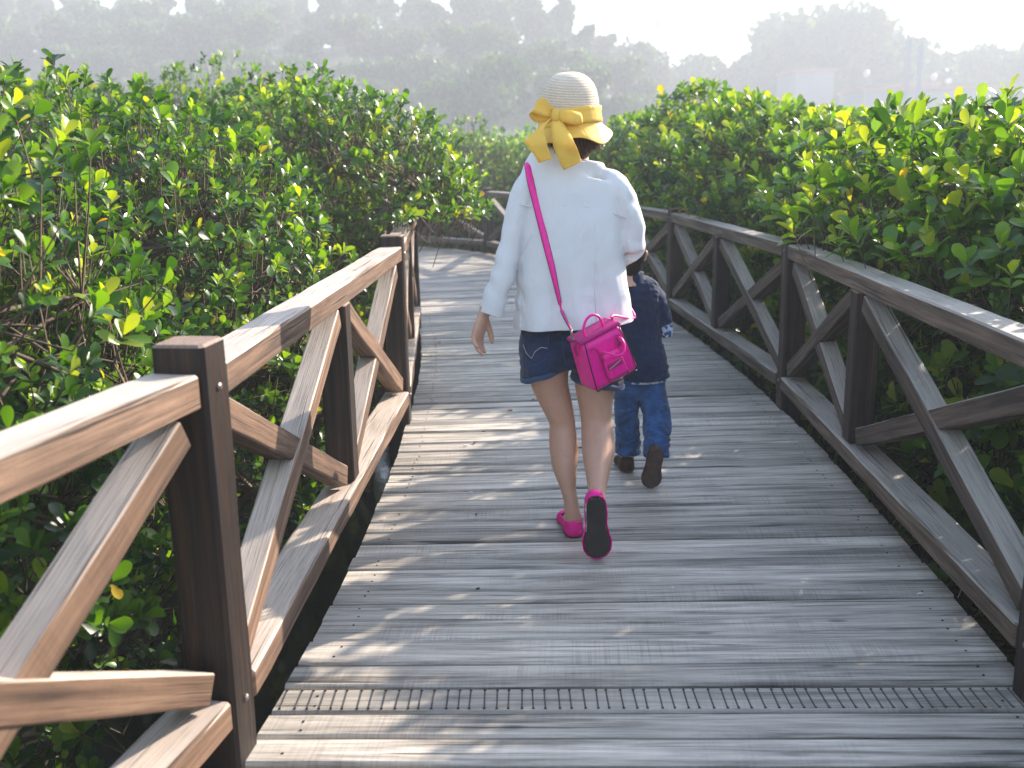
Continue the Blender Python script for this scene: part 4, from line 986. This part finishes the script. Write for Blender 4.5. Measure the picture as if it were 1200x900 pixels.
# shoes
sL = shoe(woman, MxL, .235, .088, m_pshoe, m_sole, m_sole2, hh=.052); sR = shoe(woman, MxR, .235, .096, m_pshoe, m_sole, m_sole2, hh=.052)
# hat
hx, hy = at(668, 130, 3.43).x, 3.425; hz = 1.455
prof = [(0, .170), (.022, .1685), (.045, .162), (.066, .149), (.082, .130), (.092, .107), (.097, .08), (.0995, .055), (.101, .03), (.103, .012), (.108, -.002), (.118, -.016), (.127, -.028), (.133, -.037), (.137, -.046)]
V, F = [], []; n_ = 72
prf = cr_interp([(a, 0, b_) for a, b_ in prof], 4)
for (r_, _, z_) in prf:
    for k in range(n_):
        a = 2*math.pi*k/n_; fl = max(0, (r_-.105)/.045)
        rr2 = r_*(1+fl*(.05*math.sin(3*a+1.0)+.03*math.sin(5*a+.5)))+fl*.004
        zz = z_+fl*(.014*math.sin(3*a+.4)+.008*math.sin(5*a+2))+(-.006*fl if math.sin(a) < 0 else .004*fl)
        V.append(Vector((hx+math.cos(a)*rr2*(1-.02*fl), hy+math.sin(a)*rr2*1.06, hz+zz)))
m1 = len(prf)
for i in range(m1-1):
    for k in range(n_): k2 = (k+1) % n_; F.append((i*n_+k, (i+1)*n_+k, (i+1)*n_+k2, i*n_+k2))
V = [Matrix.Translation((hx, hy, hz)) @ Matrix.Rotation(R(-2), 4, 'Y') @ Matrix.Rotation(R(3), 4, 'X') @ (v-Vector((hx, hy, hz))) for v in V]
me_ = bpy.data.meshes.new('hat'); me_.from_pydata([tuple(v) for v in V], [], F); me_.materials.append(m_straw); me_.materials.append(m_yel)
for i, p_ in enumerate(me_.polygons):
    row, kk = divmod(i, n_); a = 2*math.pi*kk/n_
    # yellow cloth brim, its sunlit right side painted in with the paler straw
    if prf[row][0] > .1035 and not (-.75 < (a if a < math.pi else a-2*math.pi) < .5 and prf[row][0] < .141): p_.material_index = 1
hat = link('hat', me_, None, woman, True); md = hat.modifiers.new('s', 'SOLIDIFY'); md.thickness = .003; md.offset = -1
def band(z0, z1, tl):
    V, F = [], []
    for j, t in enumerate(np.linspace(0, 1, 6)):
        for k in range(64):
            a = 2*math.pi*k/64; z_ = z0+(z1-z0)*t; rr2 = np.interp(z_, [0, .03, .055, .08], [.106, .1035, .102, .1005])+.002+.0012*math.sin(t*9+2*math.sin(a*2))+(.003 if j == 0 else 0)
            V.append(Vector((hx+math.cos(a)*rr2, hy+math.sin(a)*rr2*1.06, hz+z_+tl*math.cos(a))))
    for j in range(5):
        for k in range(64): k2 = (k+1) % 64; F.append((j*64+k, j*64+k2, (j+1)*64+k2, (j+1)*64+k))
    o = raw('ribbon_band', V, F, m_yel, hat); md = o.modifiers.new('s', 'SOLIDIFY'); md.thickness = .002
band(-.002, .050, .010)
KY = 3.30
def rb(name, pts, widths, wd, sub=8):
    V, F = [], []; ribbon(V, F, [at(*p) for p in pts], [w_*.003 for w_ in widths], wd, .0022, sub); return raw(name, V, F, m_yel, hat)
Z = (0, 0, 1)
# bow: left loop, right loop, knot, two tails
rb('bow_loop', [(652, 133, KY), (641, 129, KY-.018), (630, 123, KY-.022), (624, 128, KY-.012), (630, 134, KY+.004), (642, 136, KY+.006), (652, 134, KY+.004)], [8, 14, 19, 15, 17, 13, 8], [(.25, 0, 1), (.45, 0, 1), (.7, .1, 1), (.6, .5, 1), (.5, .2, 1), (.3, 0, 1), (.2, 0, 1)])
rb('bow_loop', [(650, 134, KY), (660, 136, KY-.018), (672, 138, KY-.020), (681, 139, KY-.008), (676, 139, KY+.004), (664, 137, KY+.004), (652, 135, KY+.003)], [8, 13, 15, 12, 14, 12, 8], [(-.05, 0, 1), (-.1, 0, 1), (-.1, .1, 1), (-.1, .2, 1), (-.1, .1, 1), (0, 0, 1), (0, 0, 1)])
V, F = [], []; 
for i in range(13):
    a = math.pi*2*i/12
p_ = at(651, 134, KY-.012); loft_w(V, F, [(p_.x-.002, p_.y, p_.z-.020, .011, .006), (p_.x, p_.y, p_.z-.010, .0145, .011), (p_.x+.001, p_.y, p_.z+.004, .015, .012), (p_.x+.003, p_.y, p_.z+.016, .013, .007)], 14); raw('bow_knot', V, F, m_yel, hat)
rb('ribbon_tail', [(649, 138, KY-.004), (637, 147, KY-.020), (626, 158, KY-.035), (629, 169, KY-.05), (635, 180, KY-.048), (639, 188, KY-.042)], [9, 16, 24, 22, 17, 16], [(1, 0, .9), (1, .1, .8), (1, 0, .5), (1, -.2, .1), (1, 0, .2), (1, .1, .3)])
rb('ribbon_tail', [(651, 139, KY-.006), (654, 149, KY-.022), (658, 160, KY-.045), (661, 170, KY-.055), (666, 182, KY-.046), (671, 194, KY-.038)], [10, 15, 20, 24, 24, 22], [(1, 0, .1), (1, .1, .15), (1, 0, .2), (1, -.35, .1), (1, .1, .1), (1, .2, .45)])

# handbag hanging at her right hip
bag0 = at(713, 417, 3.155)
bag = empty('handbag', tuple(bag0)); tag(bag, 'bright pink leather handbag with zip pocket hanging at the woman\'s right hip', 'handbag')
yaw = R(24); nf = Vector((math.sin(yaw), -math.cos(yaw), 0)); xa = Vector((math.cos(yaw), math.sin(yaw), 0)); roll_ = R(21)
bx = (xa*math.cos(roll_)+Vector((0, 0, 1))*math.sin(roll_)).normalized(); bz = (Vector((0, 0, 1))*math.cos(roll_)-xa*math.sin(roll_)).normalized(); by = -nf
BM = Matrix((bx, by, bz)).transposed().to_4x4(); BM.translation = bag0
def bagp(x, y, z): return BM @ Vector((x, y, z))
# body: rounded box, wider at the bottom, sides winged; local y 0 front .. D back
D = .095; Wt, Wb, Ht = .150, .178, .178
def rbox(x0t, x1t, x0b, x1b, z0, z1, y0, y1, rad=.010, bulge=.004):
    V, F = [], []; rows = 12
    for i in range(rows+1):
        t = i/rows; z = z0+(z1-z0)*t; xa_ = x0b+(x0t-x0b)*t; xb_ = x1b+(x1t-x1b)*t; sh = 0
        e_ = min(t, 1-t)*(z1-z0); ins = max(0, rad-math.sqrt(max(0, rad**2-(rad-min(e_, rad))**2)))
        xa_ += ins; xb_ -= ins; ya, yb = y0+ins, y1-ins; ring = []
        for cx_, cy_, a0 in ((xb_-rad, ya+rad, -90), (xb_-rad, yb-rad, 0), (xa_+rad, yb-rad, 90), (xa_+rad, ya+rad, 180)):
            for j in range(5):
                a = R(a0+90*j/4); ring.append((cx_+rad*math.cos(a), cy_+rad*math.sin(a)))
        bg_ = bulge*math.sin(math.pi*t)
        for (x_, y_) in ring: V.append(bagp(x_, y_+(-bg_ if y_ < (y0+y1)/2 else bg_), z))
    n = 20
    for i in range(rows):
        for k in range(n): k2 = (k+1) % n; F.append((i*n+k, i*n+k2, (i+1)*n+k2, (i+1)*n+k))
    F.append(tuple(reversed(range(n)))); F.append(tuple(rows*n+k for k in range(n)))
    return V, F
V, F = rbox(-Wt/2, Wt/2, -Wb/2, Wb/2, -.095, .080, 0, D); raw('bag_body', V, F, m_pink, bag)
V, F = rbox(-Wt/2-.004, Wt/2+.004, -Wt/2-.005, Wt/2+.005, .076, .090, -.004, D+.004, rad=.006, bulge=0); raw('top_rim', V, F, m_pinkd, bag)
for nm, pts, r_, mt in (
    ('edge_piping', [(-Wt/2+.008, -.004, .078), (-(Wt+Wb)/4+.006, -.0065, 0), (-Wb/2+.008, -.003, -.09)], .0022, m_black),
    ('edge_piping', [(Wt/2-.008, -.004, .078), ((Wt+Wb)/4-.006, -.0065, 0), (Wb/2-.008, -.003, -.09)], .0018, m_black),
    ('bottom_piping', [(-Wb/2+.008, -.002, -.093), (0, -.002, -.096), (Wb/2-.008, -.002, -.093)], .0022, m_black),
    ('curved_piping', [(-.058, -.006, .048), (-.045, -.008, .052), (-.036, -.009, .040), (-.034, -.0095, .005), (-.036, -.009, -.04), (-.030, -.008, -.072), (-.026, -.006, -.088)], .0026, m_pinkd),
    ('curved_piping', [(.060, -.006, .048), (.050, -.008, .052), (.042, -.009, .040), (.040, -.0095, .005), (.043, -.009, -.04), (.046, -.008, -.088)], .0026, m_pinkd),
    ('handle', [(-.026, -.010, .018), (-.024, -.020, .030), (-.012, -.034, .022), (.010, -.043, .004), (.034, -.042, .002), (.052, -.032, .018), (.056, -.018, .038), (.050, -.010, .046)], .0042, m_pink),
    ('handle', [(-.044, .030, .085), (-.040, .028, .112), (-.020, .026, .138), (.006, .026, .143), (.026, .028, .125), (.032, .030, .088)], .0045, m_pink),
    ('zip', [(-.020, -.0165, -.038), (.004, -.0175, -.032), (.030, -.0165, -.026)], .0020, m_zip),
    ('handle_tab', [(-.028, -.007, -.006), (-.027, -.010, .018)], .006, m_pinkd), ('handle_tab', [(.050, -.007, .018), (.050, -.010, .044)], .006, m_pinkd)):
    P = [Vector(q) for q in cr_interp(pts, 6)] if len(pts) > 2 else [Vector(q) for q in pts]
    m = MB(); m.tube([bagp(*q) for q in P], r_, 8); m.build(nm, mt, bag, True)
V, F = rbox(-.030, .040, -.030, .046, -.080, .014, -.012, .004, rad=.005, bulge=.002); raw('front_pocket', V, F, m_pink, bag)
V, F = rbox(-.024, .036, -.024, .038, -.043, -.020, -.0155, -.010, rad=.002, bulge=0); raw('zip_panel', V, F, m_pinkd, bag)
V, F = rbox(-.026, -.016, -.027, -.015, -.072, -.044, -.021, -.017, rad=.0018, bulge=0); raw('zip_pull', V, F, m_pshoe, bag)
# strap
sp_px = [(619, 197), (622, 214), (628, 238), (634, 262), (640, 286), (646, 310), (651, 332), (655, 350), (659, 366)]
pts = [on_shirt(619, 193, .004)+Vector((-.002, .015, .004))]+[on_shirt(x, y, .005) for x, y in sp_px]; clasp = bagp(-Wt/2-.008, .040, .098)
pts.append(clasp+Vector((-.004, -.015, .030)))
V, F = [], []
wds = [.020]*6+[.018, .014, .010, .007, .006]; wdv = [(1, .1, .05)]+[(1, 0, .22)]*9+[(.6, .6, .2)]
ribbon(V, F, pts, wds, wdv, .004, 8); st = raw('strap', V, F, m_pink, bag)
V, F = [], []; ribbon(V, F, [p+Vector((.0, .002, 0)) for p in pts], [w_+.0035 for w_ in wds], wdv, .002, 8); raw('strap_edge', V, F, m_black, st)
fr = [on_shirt(619, 193, .004)+Vector((-.002, .015, .004)), Vector((.075, 3.42, 1.318)), Vector((.085, 3.47, 1.28))]
for t in np.linspace(.1, 1, 7):
    x_ = .09+.30*t; z_ = 1.26-.40*t; h = bvh.ray_cast(Vector((x_, 4.2, z_)), Vector((0, -1, 0))); fr.append((h[0]+Vector((0, .005, 0))) if h[0] else Vector((x_, 3.54, z_)))
fr += [Vector((.432, 3.385, .80)), bagp(Wt/2+.012, .050, .10), bagp(Wt/2+.004, .050, .088)]
V, F = [], []; ribbon(V, F, fr, [.018]*len(fr), [(1, .1, .05)]*2+[(1, 0, .6)]*(len(fr)-5)+[(.2, 1, 0)]*3, .004, 5); raw('strap', V, F, m_pink, bag)
m = MB(); m.tube([clasp+Vector((-.004, -.015, .030)), clasp+Vector((-.002, -.006, .014)), clasp, bagp(-Wt/2-.004, .040, .082)], [.0035, .0055, .0035, .004], 8); m.build('clasp', m_zip, bag, True)
m = MB(); m.tube([bagp(-Wt/2-.006, .03, .085), bagp(-Wt/2-.012, .04, .060), bagp(-Wt/2-.010, .045, .035)], [.003, .005, .003], 8); m.build('side_tab', m_pinkd, bag, True)

# ---------------- boy
B0 = at(748, 548, 4.12); boy = empty('person', (B0.x, B0.y, 0))
tag(boy, 'small boy in navy jacket and blue jeans walking beside the woman, seen from behind', 'person')
V, F = [], []
bh = at(735.5, 299, 4.12); head_shape(V, F, bh, .080)
loft_w(V, F, [(bh.x, bh.y-.01, bh.z-.03, .045, .048), (bh.x, bh.y-.015, bh.z-.09, .040, .042), (bh.x, bh.y-.02, bh.z-.13, .05, .05)], 14)
loft_px(V, F, [(745, 340, 4.12, 24, .05), (746, 370, 4.12, 23, .065), (748, 410, 4.12, 22, .07), (750, 450, 4.12, 22, .07)], 18)
loft_px(V, F, [(767, 348, 4.12, 8, .03), (775, 368, 4.12, 7.5, .026), (779, 385, 4.13, 7, .025)], 12)
eb = at(779, 386, 4.13); wb = Vector((eb.x-.035, eb.y+.10, eb.z+.015))
loft_w(V, F, [(*eb, .025, .025), (*eb.lerp(wb, .6), .021, .020), (*wb, .017, .013)], 12)
hand(V, F, wb, (-.4, .85, .1), (.2, .2, 1), L=.105, w=.045, curl=(.6, .7, .5))
sh = at(724, 345, 4.12); we = Vector((.415, 3.80, .945)); me_el = sh.lerp(we, .5)+Vector((-.03, 0, -.03))
loft_w(V, F, [(*sh, .03, .03), (*me_el, .025, .025), (*we, .016, .014)], 12)
hand(V, F, we, (-.05, -.95, .2), (-1, 0, 0), L=.10, w=.045, curl=(.7, .7, .5))
loft_px(V, F, [(736, 440, 4.12, 14, .05), (735, 480, 4.13, 11, .045), (735, 515, 4.13, 9, .038), (735, 540, 4.13, 8, .03)], 14)
loft_px(V, F, [(763, 440, 4.11, 14, .05), (767, 480, 4.06, 11, .045), (768, 505, 4.0, 9, .038), (767, 522, 3.95, 8, .03)], 14)
MbL = Matrix.Translation(Vector((at(735, 549, 4.12).x, 4.085, .004))) @ Matrix.Rotation(R(3), 4, 'Z')
tb = Vector((at(762, 573, 3.86).x, 3.862, .008))
MbR = Matrix.Translation(tb) @ Matrix.Rotation(R(-80), 4, 'X') @ Matrix.Rotation(R(7), 4, 'Z') @ Matrix.Translation(Vector((0, -.178, 0)))
for Mx in (MbL, MbR):
    loft_w(V, F, [(*(Mx @ Vector((0, t*.165, h_))), a, a*.8) for t, h_, a in ((.1, .026, .02), (.35, .03, .024), (.7, .022, .025), (.93, .014, .014))], 12)
link('body', fuse('body', V, F, .004, 3, hand_z=lambda c: c.z < .95 and (c.y < 3.83 and c.z > .8 or (c.y > 4.2 and c.x > .6))), m_skin, boy, True)
for k in (-1, 1):
    V, F = [], []; ball(V, F, bh+Vector((k*.029, .073, .0)), .0115, n=12); raw('eye', V, F, bpy.data.materials['eye_white'], boy)
    V, F = [], []; ball(V, F, bh+Vector((k*.029, .081, .0)), .0055, n=10); raw('iris', V, F, m_black, boy)
V, F = [], []; ball(V, F, bh+Vector((0, -.012, .016)), .085, (.88, 1.0, 1.0), 24); loft_w(V, F, [(bh.x, bh.y-.03, bh.z-.02, .063, .055), (bh.x, bh.y-.036, bh.z-.06, .050, .038), (bh.x, bh.y-.034, bh.z-.078, .028, .02)], 20)
hm = fuse('hair', V, F, .004, 2, disp=lambda c, n: .0022*noise.noise(Vector((math.atan2(c.x-bh.x, -(c.y-bh.y))*26, c.z*20, 1))))
bm = bmesh.new(); bm.from_mesh(hm); bmesh.ops.delete(bm, geom=[v for v in bm.verts if (v.co.y > bh.y+.028 and v.co.z < bh.z+.045) or (abs(v.co.x-bh.x) > .056 and v.co.z < bh.z+.022 and v.co.y > bh.y-.035)], context='VERTS'); bm.to_mesh(hm); bm.free()
link('hair', hm, plain('black_hair', (.012, .009, .008), .45, noise_sc=70, amt=.4), boy, True)
# jacket, shirt sleeves, shirt tail, jeans
V, F = [], []
loft_px(V, F, [(742, 318, 4.115, 12, .045), (742, 326, 4.115, 13.5, .05), (743, 332, 4.12, 22, .058), (745, 342, 4.12, 29, .072), (746, 360, 4.12, 30, .088), (747.5, 395, 4.12, 27, .094), (752, 430, 4.12, 31, .10), (753, 452, 4.12, 32, .102)], 28)
loft_px(V, F, [(758, 340, 4.12, 12, .045), (768, 349, 4.12, 12, .045), (775, 366, 4.12, 10.5, .042), (777, 378, 4.125, 10.5, .041), (778, 392, 4.13, 10.5, .041)], 18)
loft_px(V, F, [(733, 341, 4.12, 12, .045), (724, 346, 4.11, 11, .045)], 18)
loft_w(V, F, [(*sh, .042, .042), (*me_el, .036, .036), (*me_el.lerp(we, .6), .034, .033)], 16)
fj = fold(20, .0035, (1, 1, 1.5), 40); fj2 = fold(45, .0014, (1, 1, 1), 55)
jh = at(752, 443, 4.08)
jk = link('jacket', fuse('jacket', V, F, .0045, 3, disp=lambda c, n: fj(c)+fj2(c), thick=.003, cuts=[(jh, Vector((0, .1, -1)).normalized(), lambda c: c.z < .5), (at(780, 378, 4.125), (at(778, 392, 4.13)-at(775, 366, 4.12)).normalized(), lambda c: c.x > at(775.5, 385, 4.12).x and .57 < c.z < .72)]), m_navy, boy, True)
def check_mat():
    m, nt, P, N, L = mat_new('blue_check_cotton'); tc = N.new('ShaderNodeTexCoord'); v_ = N.new('ShaderNodeTexVoronoi'); v_.inputs['Scale'].default_value = 75; L.new(tc.outputs['Object'], v_.inputs[0])
    r_ = ramp(N, [(0, (.55, .62, .72)), (.35, (.35, .45, .62)), (.42, (.035, .11, .30))], 'CONSTANT'); L.new(v_.outputs['Color'], r_.inputs[0]); L.new(r_.outputs[0], P.inputs['Base Color']); P.inputs['Roughness'].default_value = .85; return m
m_chk = check_mat()
V, F = [], []
loft_px(V, F, [(776, 372, 4.125, 9, .036), (779, 384, 4.13, 9.5, .037), (780, 392, 4.14, 9, .035)], 16)
loft_w(V, F, [(*(eb+Vector((.002, -.005, .0))), .034, .036), (*eb.lerp(wb, .4), .034, .034), (*eb.lerp(wb, .8), .034, .032)], 16)
link('shirt_sleeve', fuse('shirt_sleeve', V, F, .004, 2, disp=lambda c, n: fj(c)*.8), m_chk, boy, True)
V, F = [], []; loft_px(V, F, [(751, 438, 4.12, 25, .088), (752, 446, 4.12, 29, .098), (752, 460, 4.12, 28.5, .100)], 30)
link('shirt_tail', fuse('shirt_tail', V, F, .005, 1, disp=lambda c, n: fj(c)*.6, cuts=[(at(750, 451, 4.02), Vector((0, 0, -1)), lambda c: c.z < .46)], thick=.002), m_chk, boy, True)
V, F = [], []
loft_px(V, F, [(748, 425, 4.12, 26, .085), (748, 445, 4.12, 27, .088), (748, 458, 4.12, 26.5, .085), (748, 466, 4.12, 22, .07)], 24)
loft_px(V, F, [(736, 450, 4.12, 15, .075), (734, 475, 4.12, 14.5, .066), (735, 500, 4.12, 14, .06), (736, 520, 4.12, 15, .062), (736, 531, 4.12, 15, .062)], 20)
loft_px(V, F, [(763, 450, 4.115, 16.5, .075), (766, 470, 4.09, 16.5, .068), (770, 490, 4.05, 16.5, .063), (770, 510, 4.0, 15.5, .06), (769, 526, 3.965, 15.5, .058), (769, 536, 3.95, 15, .055)], 20)
def jf(c, n):
    lo = min(1, max(.25, (.42-c.z)/.2)); return .0055*lo*math.sin(c.z*130+5*noise.noise(c*13)+3*math.sin(c.x*30))*max(0, .45+noise.noise(c*11))+fj2(c)
jn = link('jeans', fuse('jeans', V, F, .0045, 3, disp=jf), m_jeans, boy, True)
for nm, Mx, w_ in (('a', MbL, .078), ('b', MbR, .078)):
    shoe(boy, Mx, .182, w_, m_bshoe, m_bsole, m_bsole, flat=False, foot=True, hh=.05)

# ------------------------------------------------------------------ litter on the boards
def litter(px, py, kind, label, size, rot):
    p = at(px, py, 5); o_ = Vector((0, 0, CH)); d = p-o_; p = o_+d*((.006-CH)/d.z)
    g_ = np.random.default_rng(int(px*7+py)); V, F = [], []; n_ = 12
    for k in range(n_):
        a = 2*math.pi*k/n_; r_ = size*(.55+.45*abs(math.cos(a)))*(1+.15*g_.normal()) if kind != 'leaf' else size*(.35+.65*abs(math.cos(a))**1.5)
        V.append(Vector((math.cos(a)*r_, math.sin(a)*r_*.6, .003+.006*(kind == 'leaf')*abs(math.sin(a*1.5)))))
    V += [v*1+Vector((0, 0, -.003)) for v in V]
    c0 = len(V); V += [Vector((0, 0, .002 if kind == 'leaf' else .0045)), Vector((0, 0, -.001))]
    for k in range(n_): k2 = (k+1) % n_; F += [(k, k2, c0), (n_+k2, n_+k, c0+1), (k, n_+k, n_+k2, k2)]
    mt = {'leaf': lit_leaf, 'brown': lit_brown, 'white': lit_white}[kind]
    o = raw({'leaf': 'fallen_leaf', 'brown': 'leaf_scrap', 'white': 'bird_dropping'}[kind], V, F, mt, None, False); o.location = p; o.rotation_euler.z = rot
    tag(o, label, {'leaf': 'leaf', 'brown': 'leaf', 'white': 'dropping'}[kind], 'small litter lying on the boards')
lit_leaf = plain('dry_leaf_tan', (.40, .24, .10), .7); lit_brown = plain('dark_leaf_scrap', (.05, .03, .02), .8); lit_white = plain('white_spot', (.75, .75, .75), .7)
for a in ((597, 482, 'leaf', 'curled tan leaf on the boards below the woman\'s left hand', .02, .4), (556, 519, 'brown', 'dark leaf scrap on the sunlit boards left of the woman\'s calf', .013, 1.2), (567, 506, 'brown', 'small dark leaf scrap on the boards just under the tan leaf', .011, .2),
          (546, 522, 'white', 'white bird dropping on the sunlit boards left of the woman', .014, 0), (625, 468, 'brown', 'dark leaf scrap on the boards beside the woman\'s left knee', .009, .8), (1078, 696, 'white', 'white bird dropping near the right edge of the boards', .009, .3),
          (552, 577, 'white', 'pale dropping on a board left of the woman\'s ankle', .008, .1), (788, 689, 'white', 'small white dropping on the boards right of the raised pink shoe', .006, .5), (449, 608, 'white', 'pale speck near the left end of a board by the lower rail', .007, .5),
          (558, 603, 'brown', 'dark scrap on the boards left of the planted pink shoe', .008, 1.5), (560, 690, 'brown', 'dark scrap on the nearer shaded boards', .007, .4), (515, 402, 'leaf', 'tiny tan leaf on the far boards left of the hand', .012, .9)):
    litter(*a)
# fallen sprig overhanging the left handrail
